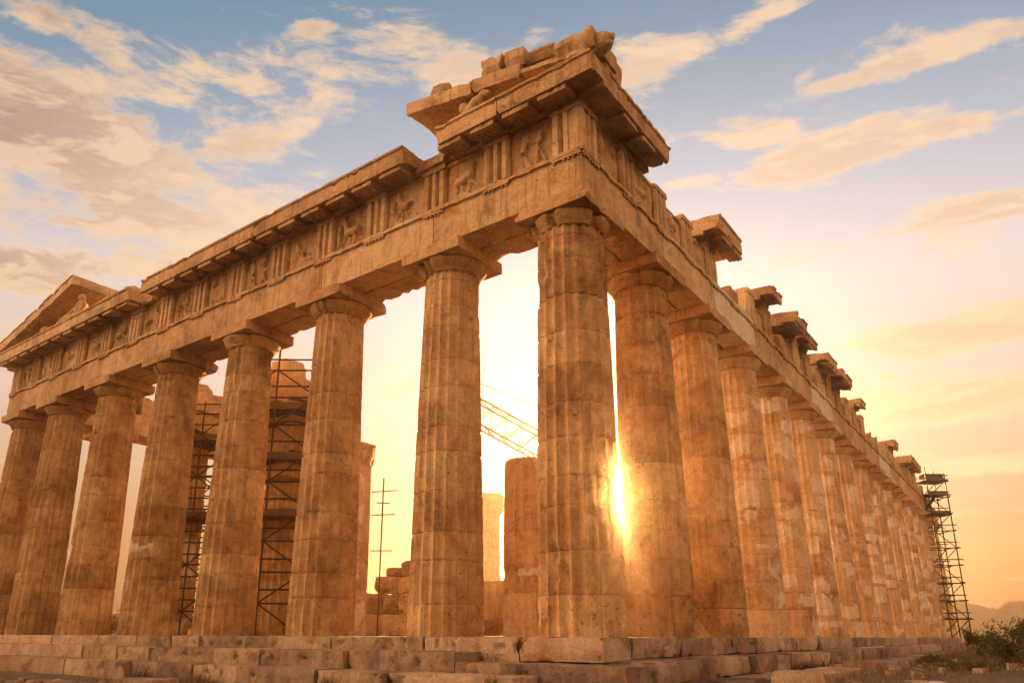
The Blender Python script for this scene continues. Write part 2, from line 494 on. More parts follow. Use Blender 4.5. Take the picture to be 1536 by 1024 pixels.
def prism(b, prof, fr, a0, a1, seg=0.2, amp=0.008, chip=0.04, seed=0.0, mode='s', minround=0.008, fresh=0.0, reach=0.11, cut0=0.0, cut1=0.0):
    """A rough stone bar: closed 2D profile swept from a0 to a1, edges chipped by noise.
    cut0/cut1 break the ends off raggedly by that many metres."""
    P, dc = [], []
    n = len(prof)
    for i in range(n):
        p, q = Vector(prof[i]), Vector(prof[(i + 1) % n])
        L = (q - p).length
        k = max(1, int(round(L / seg)))
        for j in range(k):
            P.append(p.lerp(q, j / k))
            dc.append(min(j, k - j) * L / k)
    cx = sum((p[0] for p in P)) / len(P)
    cy = sum((p[1] for p in P)) / len(P)
    C = Vector((cx, cy))
    m = max(1, int(math.ceil(abs(a1 - a0) / seg)))
    rings = []
    for i in range(m + 1):
        a = a0 + (a1 - a0) * i / m
        da = min(i, m - i) * abs(a1 - a0) / m
        ring = []
        for p, e in zip(P, dc):
            w = fr(a, p[0], p[1]) if mode == 's' else fr(p[0], p[1], a)
            c1 = nz(w, 2.3, seed) * 0.70 + nz(w, 6.3, seed + 5) * 0.55
            c1 = min(0.34, max(0.0, c1 - 0.20) * 1.7)
            fe = math.exp(-(e / reach) ** 2)
            fa = math.exp(-(da / reach) ** 2)
            ch = (minround + chip * c1 * 2.2)
            dvec = C - p
            if dvec.length > 1e-6:
                dvec = dvec.normalized()
            q = p + dvec * ch * max(fe, 0.55 * fa)
            aa = a
            sgn = 1 if a1 > a0 else -1
            if i < m / 2:
                aa += sgn * ch * fa * (0.3 + fe)
                if cut0: aa += sgn * cut0 * max(0, 0.5 + nz(w, 0.9, seed + 11)) * math.exp(-(da / 0.5) ** 2)
            else:
                aa -= sgn * ch * fa * (0.3 + fe)
                if cut1: aa -= sgn * cut1 * max(0, 0.5 + nz(w, 0.9, seed + 12)) * math.exp(-(da / 0.5) ** 2)
            q = q + Vector((nz(w, 2.9, seed + 21), nz(w, 2.9, seed + 22))) * amp * .7
            aa += nz(w, 2.9, seed + 23) * amp * .7
            w = fr(aa, q[0], q[1]) if mode == 's' else fr(q[0], q[1], aa)
            ring.append(b.vert(w, fresh))
        rings.append(ring)
    k = len(P)
    for i in range(m):
        for j in range(k):
            b.f.append((rings[i][j], rings[i][(j + 1) % k], rings[i + 1][(j + 1) % k], rings[i + 1][j]))
    for ring in (rings[0], rings[-1]):
        b.f.append(tuple(ring))
    return b


def rect(x0, x1, y0, y1):
    return [(x0, y0), (x1, y0), (x1, y1), (x0, y1)]


def stone(b, c, size, seed, rot=(0, 0, 0), seg=0.16, lump=0.06, cornercut=0.10):
    """A free boulder or broken block: subdivided box pulled towards a rounded, chipped shape."""
    sx, sy, sz = size
    n = [max(2, min(14, int(round(s / seg)))) for s in size]
    R = Matrix.Rotation(rot[2], 3, 'Z') @ Matrix.Rotation(rot[1], 3, 'Y') @ Matrix.Rotation(rot[0], 3, 'X')
    idx = {}

    def vid(i, j, k):
        key = (i, j, k)
        if key in idx:
            return idx[key]
        u = Vector((i / n[0] - 0.5, j / n[1] - 0.5, k / n[2] - 0.5))
        p = Vector((u.x * sx, u.y * sy, u.z * sz))
        e = sorted((sx / 2 - abs(p.x), sy / 2 - abs(p.y), sz / 2 - abs(p.z)))
        ed = math.exp(-(e[1] / 0.14) ** 2) * (0.4 + 0.6 * math.exp(-(e[2] / 0.2) ** 2))
        q = (p.x + c[0], p.y + c[1], p.z + c[2])
        ch = cornercut * (0.25 + max(0, nz(q, 2.0, seed) + 0.15) * 1.8)
        p = p * (1 - min(0.5, ch * ed / (p.length + 1e-6)))
        d = Vector((nz(q, 1.5, seed + 1), nz(q, 1.5, seed + 2), nz(q, 1.5, seed + 3))) * lump
        d += Vector((nz(q, 5, seed + 4), nz(q, 5, seed + 5), nz(q, 5, seed + 6))) * lump * 0.35
        w = R @ (p + d) + Vector(c)
        idx[key] = b.vert(w)
        return idx[key]
    for ax in range(3):
        o1, o2 = [a for a in range(3) if a != ax]
        for side in (0, n[ax]):
            for i in range(n[o1]):
                for j in range(n[o2]):
                    q = []
                    for di, dj in ((0, 0), (1, 0), (1, 1), (0, 1)):
                        key = [0, 0, 0]
                        key[ax] = side
                        key[o1] = i + di
                        key[o2] = j + dj
                        q.append(vid(*key))
                    b.f.append(tuple(q))
    return b


def tube(b, p0, p1, r, n=8, r1=None):
    p0, p1 = Vector(p0), Vector(p1)
    d = (p1 - p0).normalized()
    u = d.orthogonal().normalized()
    v = d.cross(u)
    r1 = r if r1 is None else r1
    A = [b.vert(p0 + (u * math.cos(6.2832 * i / n) + v * math.sin(6.2832 * i / n)) * r) for i in range(n)]
    B = [b.vert(p1 + (u * math.cos(6.2832 * i / n) + v * math.sin(6.2832 * i / n)) * r1) for i in range(n)]
    for i in range(n):
        b.f.append((A[i], A[(i + 1) % n], B[(i + 1) % n], B[i]))
    b.f.append(tuple(A))
    b.f.append(tuple(B))
    return b


def box(b, x0, x1, y0, y1, z0, z1, M=None):
    c = [(x0, y0, z0), (x1, y0, z0), (x1, y1, z0), (x0, y1, z0), (x0, y0, z1), (x1, y0, z1), (x1, y1, z1), (x0, y1, z1)]
    if M is not None:
        c = [M @ Vector(p) for p in c]
    i = [b.vert(p) for p in c]
    for q in ((0, 1, 2, 3), (4, 5, 6, 7), (0, 1, 5, 4), (1, 2, 6, 5), (2, 3, 7, 6), (3, 0, 4, 7)):
        b.f.append(tuple(i[k] for k in q))


def ball(b, c, r, n=10, rot=None):
    """Ellipsoid blob; sculpted pieces are several of these fused by a remesh."""
    c = Vector(c)
    r = Vector(r) if hasattr(r, '__len__') else Vector((r, r, r))
    rows = []
    for i in range(n + 1):
        ph = math.pi * i / n
        row = []
        for j in range(2 * n):
            th = math.pi * j / n
            p = Vector((math.sin(ph) * math.cos(th) * r.x, math.sin(ph) * math.sin(th) * r.y, math.cos(ph) * r.z))
            if rot is not None:
                p = rot @ p
            row.append(b.vert(c + p))
        rows.append(row)
    for i in range(n):
        for j in range(2 * n):
            b.f.append((rows[i][j], rows[i][(j + 1) % (2 * n)], rows[i + 1][(j + 1) % (2 * n)], rows[i + 1][j]))


def limb(b, p0, p1, r0, r1, k=6):
    p0, p1 = Vector(p0), Vector(p1)
    for i in range(k + 1):
        t = i / k
        ball(b, p0.lerp(p1, t), r0 + (r1 - r0) * t, 7)


def fuse(o, voxel):
    md = o.modifiers.new('fuse', 'REMESH')
    md.mode = 'VOXEL'
    md.voxel_size = voxel
    md.use_smooth_shade = True
    tx = bpy.data.textures.new('erosion', 'CLOUDS')
    tx.noise_scale = voxel * 4
    dm = o.modifiers.new('erosion', 'DISPLACE')
    dm.texture = tx
    dm.texture_coords = 'GLOBAL'
    dm.strength = voxel * 1.2
    return o

# ------------------------------------------------------------ the temple
ZN, ZAB, ZA, ZT, ZF, ZG = 9.64, 10.00, 10.35, 11.53, 12.88, 13.47
S1, FS, KS = 3.89, 4.624, 4.186
FRONT_S = [0.0] + [S1 + FS * k for k in range(6)] + [2 * S1 + FS * 5]
FLANK_S = [S1 + KS * k for k in range(15)] + [2 * S1 + KS * 14]
HALF = 0.87

temple = empty('ancient_temple', (0, 0, 0),
               'ruined golden marble Doric temple with fluted columns and a broken pediment above its steps', 'temple')
rng = random.Random(11)


def shaft_mesh(b, cx, cy, z0, z1, R0, R1, seed, step=0.1, drums=11, patch=0.0, flutes=20, bites=(), rough_top=0.0, depth=0.092, wear=1.0):
    r = random.Random(seed * 13 + 5)
    fr = [0.0, 0.07, 0.22, 0.41, 0.59, 0.78, 0.93]
    ths = [2 * math.pi * (k + q) / flutes for k in range(flutes) for q in fr]
    arr = [abs(2 * q - 1) for k in range(flutes) for q in fr]
    H = z1 - z0
    jz = [z0 + H * (k + r.uniform(-.18, .18)) / drums for k in range(1, drums)]
    zs = set()
    n = max(2, int(H / step))
    for i in range(n + 1):
        z = z0 + H * i / n
        if all(abs(z - j) > step * 0.35 for j in jz):
            zs.add(z)
    for j in jz:
        zs.update((j - 0.022, j - 0.006, j + 0.006, j + 0.022))
    if z1 > ZN - .01 and z0 < 0.1:
        zs.update((z1 - .27, z1 - .255, z1 - .24))
    zs = sorted(zs)
    tones = [r.uniform(-0.32, 0.32) for _ in range(drums + 1)]
    # patches of new marble: a drum and an arc of the circumference
    patches = []
    for k in range(drums):
        if r.random() < patch:
            a = r.uniform(-1.5, 0.7)
            patches.append((k, a, r.uniform(0.25, 0.9), r.uniform(0, .45), r.uniform(.6, 1.05)))
            if r.random() < .5:
                patches.append((k, a + r.uniform(-.5, .5), r.uniform(0.15, 0.5), 0, r.uniform(.3, 1.05)))
    rows = []
    for z in zs:
        t = (z - z0) / H
        R = R0 + (R1 - R0) * t + 0.018 * math.sin(math.pi * t)
        k = sum(1 for j in jz if z > j)
        lo = jz[k - 1] if k > 0 else z0
        hi = jz[k] if k < len(jz) else z1
        u = (z - lo) / max(.01, hi - lo)
        jd = min([abs(z - j) for j in jz] + [9])
        off = Vector((nz((k, seed, 1.3), 1, 1), nz((k, seed, 7.3), 1, 2))) * 0.010
        row = []
        for th, a in zip(ths, arr):
            ca, sa = math.cos(th), math.sin(th)
            w = (cx + R * ca, cy + R * sa, z)
            D = nz(w, 1.15, seed) * 0.7 + nz(w, 3.7, seed + 3) * 0.45
            dm = min(1.0, max(0.0, (D - 0.30) / 0.5)) * wear
            rad = R * (1 - depth * (1 - a * a))
            lim = R * (1 - (0.004 + 0.060 * dm))
            rad = min(rad, lim)
            rad += nz(w, 2.3, seed + 8) * 0.003 + nz(w, 9.0, seed + 9) * 0.004
            big = nz(w, 0.8, seed + 15)
            if big > 0.50: rad -= min(0.05, (big - 0.50) * 0.5)
            if jd < 0.012:
                rad -= 0.018 + 0.055 * max(0, nz(w, 2.6, seed + 4) - 0.05)
            elif jd < 0.03:
                rad -= 0.004 + 0.05 * max(0, nz(w, 2.6, seed + 4) - 0.12)
            if z < z0 + 0.12:
                rad -= 0.05 * max(0, nz(w, 2.0, seed + 6))
            if z1 > ZN - .01 and abs(z - (z1 - .255)) < 0.004: rad -= 0.022
            for (bz, bth, br, bd) in bites:
                dth = (th - bth + math.pi) % (2 * math.pi) - math.pi
                q = ((z - bz) ** 2 + (dth * R) ** 2) / (br * br) + nz(w, 3.0, seed + 31) * 0.5
                if q < 1: rad -= bd * (1 - q)
            fre = 0.0
            for (pk, pa, pw, p0, p1) in patches:
                pu = u + .28 * nz(w, 1.9, seed + 33) + .10 * nz(w, 6.0, seed + 34)
                if pk == k and p0 <= pu <= p1:
                    dth = (th - pa + math.pi) % (2 * math.pi) - math.pi + .35 * nz(w, 1.6, seed + 35)
                    if abs(dth) < pw: fre = 1.0
            zz = z
            if rough_top and z > z1 - 0.4:
                zz -= rough_top * max(0, nz((w[0], w[1], 0), 1.1, seed + 40) + .25) * (z - (z1 - .4)) / .4
            row.append(b.vert((cx + off.x + rad * ca, cy + off.y + rad * sa, zz), fre, tones[k]))
        rows.append(row)
    m = len(ths)
    for i in range(len(rows) - 1):
        for j in range(m):
            b.f.append((rows[i][j], rows[i][(j + 1) % m], rows[i + 1][(j + 1) % m], rows[i + 1][j]))
    b.f.append(tuple(rows[0]))
    b.f.append(tuple(rows[-1]))


def lathe(b, cx, cy, prof, seed, n=84, chip=0.05, amp=0.006, bites=()):
    rows = []
    for (rad0, z) in prof:
        row = []
        for i in range(n):
            th = 2 * math.pi * i / n
            w = (cx + rad0 * math.cos(th), cy + rad0 * math.sin(th), z)
            rad = rad0 + nz(w, 3.0, seed) * amp
            c = nz(w, 1.5, seed + 2) * .8 + nz(w, 4.5, seed + 3) * .45
            rad -= chip * max(0, c - 0.12) * 2
            for (bth, bw, bd) in bites:
                d = ((th - bth + math.pi) % (2 * math.pi) - math.pi) / bw
                q = d * d + nz(w, 3.5, seed + 9) * .8
                if q < 1: rad -= bd * min(1, (1 - q) * 1.6)
            row.append(b.vert((cx + rad * math.cos(th), cy + rad * math.sin(th), z)))
        rows.append(row)
    for i in range(len(rows) - 1):
        for j in range(n):
            b.f.append((rows[i][j], rows[i][(j + 1) % n], rows[i + 1][(j + 1) % n], rows[i + 1][j]))
    b.f.append(tuple(rows[0]))
    b.f.append(tuple(rows[-1]))


ECH = [(0.755, ZN - .005), (0.79, ZN + .012), (0.79, ZN + .03), (0.768, ZN + .034), (0.80, ZN + .05), (0.80, ZN + .068), (0.785, ZN + .072),
       (0.82, ZN + .10), (0.875, ZN + .16), (0.93, ZN + .22), (0.968, ZN + .27), (0.99, ZN + .315), (0.975, ZN + .345), (0.95, ZN + .362)]


def column(cx, cy, seed, mat, step, patch=0.0, bites=(), ebites=(), achip=0.06, parent=None, R0=0.966, R1=0.752, wear=1.0):
    parent = parent or temple
    b = MB()
    shaft_mesh(b, cx, cy, 0.0, ZN, R0, R1, seed, step, 11, patch, bites=bites, wear=wear)
    o = b.build('column', mat, parent, angle=32)
    e = MB()
    e.cur_tone = random.Random(seed).uniform(-.5, .3)
    ech = [(R1 + .003 + (q - .755) * (1.02 - R1 - .03) / .238, z) for q, z in ECH]
    lathe(e, cx, cy, ech, seed + 60, bites=ebites)
    e.build('echinus', mat, o, angle=24)
    a = MB()
    a.cur_tone = random.Random(seed + 1).uniform(-.4, .3)
    prism(a, rect(cx - 1.02, cx + 1.02, cy - 1.02, cy + 1.02), front_id, ZAB + .004, ZA - .004, 0.17, 0.008, achip, seed + 70, mode='z')
    a.build('abacus', mat, o, angle=32)
    return o


def front_id(x, y, z): return (x, y, z)


PI = math.pi
SW = -PI * 0.55            # the direction (angle) that faces the camera
for i, s in enumerate(FRONT_S):
    step = 0.07 if i < 3 else 0.10
    bites, eb, ac = [], [], 0.06
    r = random.Random(100 + i)
    for _ in range(5):
        bites.append((r.uniform(.5, 9), r.uniform(-PI, 0.2), r.uniform(.10, .24), r.uniform(.03, .06)))
    for _ in range(2):
        eb.append((r.uniform(-PI * .9, 0), r.uniform(.08, .2), r.uniform(.05, .14)))
    if i == 0:
        eb = [(-0.25, 0.16, 0.16), (-1.55, 0.12, 0.1), (-2.3, .10, .08)]
        ac = 0.20
        bites.append((3.12, 0.50, .46, .24))
    column(-s, 0.0, 3 + i, M_COL, step, 0.03, bites, eb, ac, R0=.975 if i == 0 else .966, R1=.835 if i == 0 else .752)
FB = {0: [(3.2, 3.80, .46, .24), (8.1, -0.35, .34, .10), (2.2, -.8, .2, .05)], 1: [(4.0, -.5, .25, .05)]}
FE = {0: [(-1.25, .20, .15), (-.2, .1, .06)], 1: [(-1.35, .12, .14), (-.9, .08, .08)]}
for i, s in enumerate(FLANK_S):
    step = 0.08 if i < 3 else (0.12 if i < 7 else 0.2)
    r = random.Random(300 + i)
    bites = FB.get(i, [(r.uniform(.5, 9), r.uniform(-1.6, 0.6), r.uniform(.2, .5), r.uniform(.04, .10)) for _ in range(5)])
    column(0.03 if i == 0 else 0.0, s + (.05 if i == 0 else 0), 40 + i, M_COL if i < 2 else M_FLANK, step, 0.0 if i < 2 else 0.85, bites, FE.get(i, ()), 0.06,
           wear=1.0 if i < 2 else 1.3, R0=.945 if i == 0 else .966)
for i in range(4):
    column(-30.90, FLANK_S[i], 80 + i, M_COL, 0.2, 0.1)


# ---- architrave
def arch_prof(o_in, taenia=True):
    if not taenia:
        return rect(o_in, 0.0 - o_in, ZA, ZT - .02)
    return [(o_in, ZA), (HALF, ZA), (HALF, ZT - .12), (HALF + .075, ZT - .11), (HALF + .075, ZT), (o_in, ZT)]


def architrave(axis, fr, s_end0, s_end1, mat, seed0, seg, fresh=()):
    cuts = [s_end0] + axis + [s_end1]
    for k in range(len(cuts) - 1):
        a0, a1 = cuts[k] + .006, cuts[k + 1] - .006
        if a1 - a0 < .3:
            continue
        b = MB()
        b.cur_tone = rng.uniform(-.5, .5)
        prism(b, arch_prof(-.02), fr, a0, a1, seg, 0.008, 0.05, seed0 + k, fresh=0.9 if k in fresh else 0.0, reach=.13)
        b.build('architrave_block', mat, temple, angle=24)
        b = MB()
        b.cur_tone = rng.uniform(-.3, .5)
        prism(b, rect(-HALF, -.07, ZA + .01, ZT - .01), fr, a0 + .01, a1 - .01, seg * 1.5, 0.02, 0.10, seed0 + 50 + k)
        b.build('architrave_block', mat, temple, angle=24)


architrave(FRONT_S[1:-1], front, -HALF, FRONT_S[-1] + HALF, M_ENT, 200, 0.13)
architrave(FLANK_S[:-1], flank, -.013, FLANK_S[-1] + HALF, M_ENT, 300, 0.2, fresh=(2, 5, 9))
architrave(FLANK_S[:3], south, -.013, FLANK_S[3] - .6, M_ENT, 400, 0.3)
b = MB()
prism(b, [(HALF - .05, ZT - .118), (HALF + .073, ZT - .11), (HALF + .073, ZT - .002), (HALF - .05, ZT - .002)], flank, -HALF - .07, -.02, .12, .004, .03, 77)
b.build('taenia', M_ENT, temple)


# ---- frieze
def triglyph(fr, s, seed, mat, top=ZF, seg=0.14):
    w = 0.42
    o0, o1 = 0.42, 0.905
    g = 0.12
    prof = [(s - w, o0), (s + w, o0), (s + w, o1 - .07)]
    pts = [(w - .06, o1)]
    prof.append((s + w - .06, o1))
    for c in (0.14, -0.14):
        prof += [(s + c + .075, o1), (s + c, o1 - g), (s + c - .075, o1)]
    prof += [(s - w + .06, o1), (s - w, o1 - .07)]
    b = MB()
    b.cur_tone = rng.uniform(-.4, .5)
    full = top >= ZF - .01
    body_top = ZF - .17 if full else top
    prism(b, prof, fr, ZT + .004, body_top, seg, 0.006, 0.025, seed, mode='z', minround=.002, reach=.05, cut1=0 if full else .35)
    if full:
        prism(b, rect(s - w - .012, s + w + .012, o0 - .004, o1 + .022), fr, body_top - .002, ZF + .006, seg, 0.006, 0.03, seed + 1, mode='z', reach=.05)
    o = b.build('triglyph', mat, temple, angle=28)
    return o


def regula(fr, s, seed, mat, guttae=True):
    b = MB()
    z1 = ZT - .116
    prism(b, rect(HALF - .03, HALF + .065, z1 - .075, z1), fr, s - .42, s + .42, .12, .004, .03, seed, reach=.04)
    if guttae:
        for k in range(6):
            if noise.noise(Vector((s * 3.1, k * 1.7, seed))) > 0.33:
                continue
            a = s - .35 + .14 * k
            c = Vector(fr(a, HALF + .025, z1 - .07))
            tube(b, c, c - Vector((0, 0, .055)), .026, 8, .033)
    b.build('regula', mat, temple)


def metope(fr, s0, s1, seed, mat, top=ZF - .02, relief=True):
    """Thick panel whose outer face is an eroded carved relief."""
    r = random.Random(seed * 7 + 1)
    W = s1 - s0
    N = 44
    Hh = top - ZT
    caps = []
    if relief:
        m = -1 if r.random() < .5 else 1
        kind = r.randrange(3)
        U = lambda x: W * (0.5 + m * (x - .5))
        def cap(x0, y0, x1, y1, ra, rb): caps.append((U(x0), y0 * 1.33, U(x1), y1 * 1.33, ra, rb))
        if kind in (0, 1):      # a horse-bodied fighter and a man
            j = r.uniform(-.05, .05)
            cap(.30, .42, .62, .46 + j, .14, .13)
            cap(.62, .48, .70, .74, .11, .09)
            cap(.70, .80, .71, .86, .075, .065)
            for lx, fx in ((.30, .22), (.36, .40), (.60, .56), (.64, .78)):
                cap(lx, .38, fx + j, .22, .055, .04)
                if r.random() < .7: cap(fx + j, .22, fx + r.uniform(-.06, .06), .04, .04, .03)
            if r.random() < .6: cap(.68, .68, .86, .62 + j, .05, .035)
            if kind == 1:
                cap(.86, .36, .84, .66, .09, .08)
                cap(.86, .34, .92, .05, .06, .045)
        else:
            for x in (.30, .70):
                a = r.uniform(-.1, .1)
                cap(x, .42, x + a, .72, .10, .10)
                if r.random() < .6: cap(x + a, .80, x + a, .86, .07, .06)
                cap(x, .40, x - .10, .05, .07, .045)
                cap(x, .40, x + .12 + a, .06, .07, .045)
                cap(x + a, .66, x + a + r.choice((-.2, .2)), .55 + a, .05, .04)
    b = MB()
    b.cur_tone = rng.uniform(-.6, .3)
    base = 0.76
    grid = []
    for i in range(N + 1):
        row = []
        for j in range(N + 1):
            a, z = W * i / N, Hh * j / N
            h = 0.0
            px, pz = a + nz((a, z, seed), 4, 1) * .03, z + nz((a, z, seed), 4, 2) * .03
            for (x0, y0, x1, y1, ra, rb) in caps:
                dx, dy = x1 - x0, y1 - y0
                t = max(0, min(1, ((px - x0) * dx + (pz - y0) * dy) / (dx * dx + dy * dy + 1e-9)))
                rr = ra + (rb - ra) * t
                d = math.hypot(px - x0 - dx * t, pz - y0 - dy * t) / rr
                if d < 1: h = max(h, rr * 0.95 * math.sqrt(1 - d * d) + .015)
            er = nz((a, z, seed), 1.6, 9) + .4 * nz((a, z, seed), 6, 10)
            h *= 1.0 if er < .10 else (0.10 if er > .16 else 1 - .9 * (er - .10) / .06)
            h += nz((a, z, seed), 3.0, 4) * .012 + nz((a, z, seed), 11.0, 5) * .006
            if j > N - 4: h = max(h, .05)
            zz = ZT + z
            if j == N and top < ZF - .05:
                zz -= max(0, nz((a, seed, 0), 1.8, 3)) * .4
            row.append(b.vert(fr(s0 + a, base + h, zz)))
        grid.append(row)
    for i in range(N):
        for j in range(N):
            b.f.append((grid[i][j], grid[i + 1][j], grid[i + 1][j + 1], grid[i][j + 1]))
    bk = [[b.vert(fr(s0 + W * i, base - .3, b_z)) for b_z in (ZT, top)] for i in (0, 1)]
    rim = [grid[i][0] for i in range(N + 1)]
    b.f.append(tuple(rim + [bk[1][0], bk[0][0]]))
    b.f.append(tuple([grid[i][N] for i in range(N + 1)] + [bk[1][1], bk[0][1]]))
    b.f.append(tuple([grid[0][j] for j in range(N + 1)] + [bk[0][1], bk[0][0]]))
    b.f.append(tuple([grid[N][j] for j in range(N + 1)] + [bk[1][1], bk[1][0]]))
    b.f.append((bk[0][0], bk[1][0], bk[1][1], bk[0][1]))
    return b.build('metope', mat, temple, angle=50)


def mids(ax):
    out = []
    for a, c in zip(ax[:-1], ax[1:]):
        out += [a, (a + c) / 2]
    return out + [ax[-1]]


TF = mids([-.45] + FRONT_S[1:-1] + [FRONT_S[-1] + .45])
for k, s in enumerate(TF):
    triglyph(front, s, 500 + k, M_ENT)
    regula(front, s, 530 + k, M_ENT)
for k in range(len(TF) - 1):
    metope(front, TF[k] + .425, TF[k + 1] - .425, 560 + k, M_ENT)
# backing of the frieze
for k in range(7):
    b = MB()
    L = (FRONT_S[-1] + 1.3) / 7
    prism(b, rect(-HALF + .05, .40, ZT + .003, ZF - .01), front, -.40 + L * k, -.40 + L * (k + 1) - .01, .35, .02, .08, 590 + k)
    b.build('frieze_wall', M_ENT, temple)

TK = mids([-.45] + FLANK_S[:-1])
for k, s in enumerate(TK):
    if s < 9: top = ZF
    elif s < 11: top = 12.2
    elif s < 15.2: top = ZF
    elif s < 16.6: top = 12.5
    elif s < 33.5: top = ZF
    else: top = (12.75, 12.45, 12.6, 12.3)[k % 4] if not (41 < s < 45 or 48 < s < 55) else ZF
    if 9.2 < s < 9.9: continue
    triglyph(flank, s, 600 + k, M_ENT, top, seg=.14 if s < 16 else .3)
    regula(flank, s, 640 + k, M_ENT, s < 30)
for k in range(len(TK) - 1):
    a = TK[k]
    if a < 2: metope(flank, a + .425, TK[k + 1] - .425, 680 + k, M_ENT)
    elif a < 7: metope(flank, a + .425, TK[k + 1] - .425, 680 + k, M_ENT, top=12.62)
    elif a < 11: continue
    elif a < 33 and k % 3 != 1: metope(flank, a + .425, TK[k + 1] - .425, 680 + k, M_ENT, top=12.5, relief=False)
for (a0, a1, top) in ((.42, 5.4, ZF - .1), (5.4, 8.9, 12.75), (10.3, 12.0, 12.1), (12.0, 15.0, 12.7), (15.2, 21.0, 12.75), (21.1, 28.0, 12.7),
                      (28.1, 33.4, 12.7), (33.5, 43, 12.2), (43.1, 55, 12.3), (55.1, 66, 12.3)):
    b = MB()
    b.cur_tone = rng.uniform(-.4, .4)
    prism(b, rect(-HALF + .1, .38, ZT + .003, top), flank, a0, a1, .3, .03, .14, 710 + a0, cut1=.2)
    b.build('frieze_wall', M_ENT, temple)


# ---- cornice
def cornice(fr, a0, a1, seed, mat, back=0.2, cut0=0, cut1=0, mut=(), chip=.06, parent=None, seg=.14, proj=1.62, ZG=ZG):
    prof = [(back, ZF + .008), (0.97, ZF + .008), (0.985, ZF + .13), (proj - .13, ZF + .10), (proj - .11, ZF + .045), (proj, ZF + .04), (proj, ZG - .10),
            (proj + .05, ZG - .07), (proj + .05, ZG), (back, ZG)]
    b = MB()
    b.cur_tone = rng.uniform(-.5, .4)
    prism(b, prof, fr, a0, a1, seg, .008, chip, seed, cut0=cut0, cut1=cut1, reach=.09)
    o = b.build('cornice_block', mat, temple, angle=24)
    for c in mut:
        if c - .42 < a0 - .1 or c + .42 > a1 + .1:
            continue
        mb = MB()
        mb.cur_tone = -.3
        A = [(1.0, ZF + .0), (proj - .06, ZF - .10), (proj - .06, ZF + .03), (proj - .15, ZF + .12), (1.0, ZF + .15)]
        prism(mb, A, fr, c - .41, c + .41, .14, .004, .03, seed + c, reach=.04)
        if c < 14:
            for i in range(6):
                for j in range(3):
                    oo = 1.09 + .135 * j
                    zz = ZF + .0 - .10 * (oo - 1.0) / (proj - 1.06)
                    p = Vector(fr(c - .345 + .138 * i, oo, zz + .01))
                    tube(mb, p, p - Vector((0, 0, .045)), .03, 7, .034)
        mb.build('mutule', mat, o)
    return o


def with_mids(ax):
    out = []
    for a, c in zip(ax[:-1], ax[1:]):
        out += [a, (a + c) / 2]
    return out + [ax[-1]]


MF = with_mids(TF)
MK = with_mids(TK)
# corner over the camera
cornice(front, -1.62, 1.15, 800, M_ENT, mut=MF)
cornice(front, 1.16, 3.25, 801, M_ENT, cut1=.25, mut=MF)
cornice(flank, -1.55 + .9, 1.20, 810, M_ENT, mut=MK, back=.5)
cornice(flank, 1.21, 3.02, 811, M_ENT, mut=MK, cut1=.05)
# broken stretch
b = MB()
prism(b, rect(-.3, 1.02, ZF + .01, ZF + .30), front, 3.3, 4.5, .16, .02, .16, 815, reach=.15)
b.build('cornice_block', M_ENT, temple)
edges = [4.42, 6.72, 9.03, 11.34, 13.65, 15.96, 18.6]
for k in range(6):
    cornice(front, edges[k], edges[k + 1] - .012, 820 + k, M_ENT, mut=MF, cut0=.05 if k == 0 else 0, cut1=.25 if k == 5 else 0, chip=.09)
b = MB()
prism(b, rect(-.3, 1.05, ZF + .01, ZF + .28), front, 18.65, 19.5, .16, .03, .18, 830, reach=.15)
b.build('cornice_block', M_ENT, temple)
edges = [19.42, 21.6, 23.9, 26.2, 28.5, 30.6, 32.52]
for k in range(6):
    cornice(front, edges[k], edges[k + 1] - .012, 840 + k, M_ENT, mut=MF, cut0=.2 if k == 0 else 0)
# flank cornice fragments
for k, (a0, a1) in enumerate(((6.95, 9.45), (13.0, 14.6), (16.1, 18.4), (18.42, 20.6), (21.9, 24.6), (24.62, 27.4), (30.4, 32.3), (42.2, 44.2), (48.5, 51.0), (51.02, 54.0))):
    cornice(flank, a0, a1, 860 + k, M_ENT, back=-.1, cut0=.35, cut1=.2, mut=[c for c in MK if a0 < c - .3 and c + .3 < a1], chip=.16, seg=.16, proj=(1.55, 1.5, 1.55, 1.4, 1.5, 1.56, 1.35, 1.3, 1.5, 1.5)[k], ZG=ZG - (.0, .16, .05, .2, .08, .12, .2, .15, .05, .1)[k])


# ---- pediment remains, right corner
def raking_right(s, base): return 13.44 + .18 * (s + 1.4) + base
def tilt(fr, sl, s_ref):
    return lambda s, o, z: fr(s, o, z + sl * (s - s_ref))


rk = tilt(front, .175, -1.4)
for k, (a0, a1, c0, c1) in enumerate(((-1.5, .4, 0, 0), (.41, 2.0, 0, 0), (2.01, 4.45, 0, .15))):
    b = MB()
    b.cur_tone = rng.uniform(-.3, .5)
    prism(b, [(-.35, 13.49), (1.45, 13.49), (1.5, 13.44), (1.62, 13.44), (1.62, 13.84), (-.35, 13.84)] if k else
          [(.3, 13.49), (1.5, 13.49), (1.62, 13.5), (1.62, 13.62), (.3, 13.66)], rk, a0, a1, .15, .012, .08, 900 + k, cut1=c1)
    b.build('raking_cornice', M_ENT, temple, angle=24)
for k, (a0, a1, z0, z1) in enumerate(((-.62, .22, 13.80, 14.10), (.24, .93, 13.83, 14.34), (.95, 1.70, 13.83, 14.36))):
    b = MB()
    b.cur_tone = rng.uniform(-.3, .3)
    prism(b, [(.75, z0), (1.52, z0), (1.66, z0 + .2), (1.62, z1), (.75, z1)], rk, a0, a1, .13, .014, .10, 910 + k, cut0=.1, cut1=.05)
    b.build('gutter_block', M_ENT, temple, angle=24)
b = MB()
stone(b, (-3.25, -1.3, 14.84), (.62, .5, .3), 915, (0, .17, .2), .1, .03, .08)
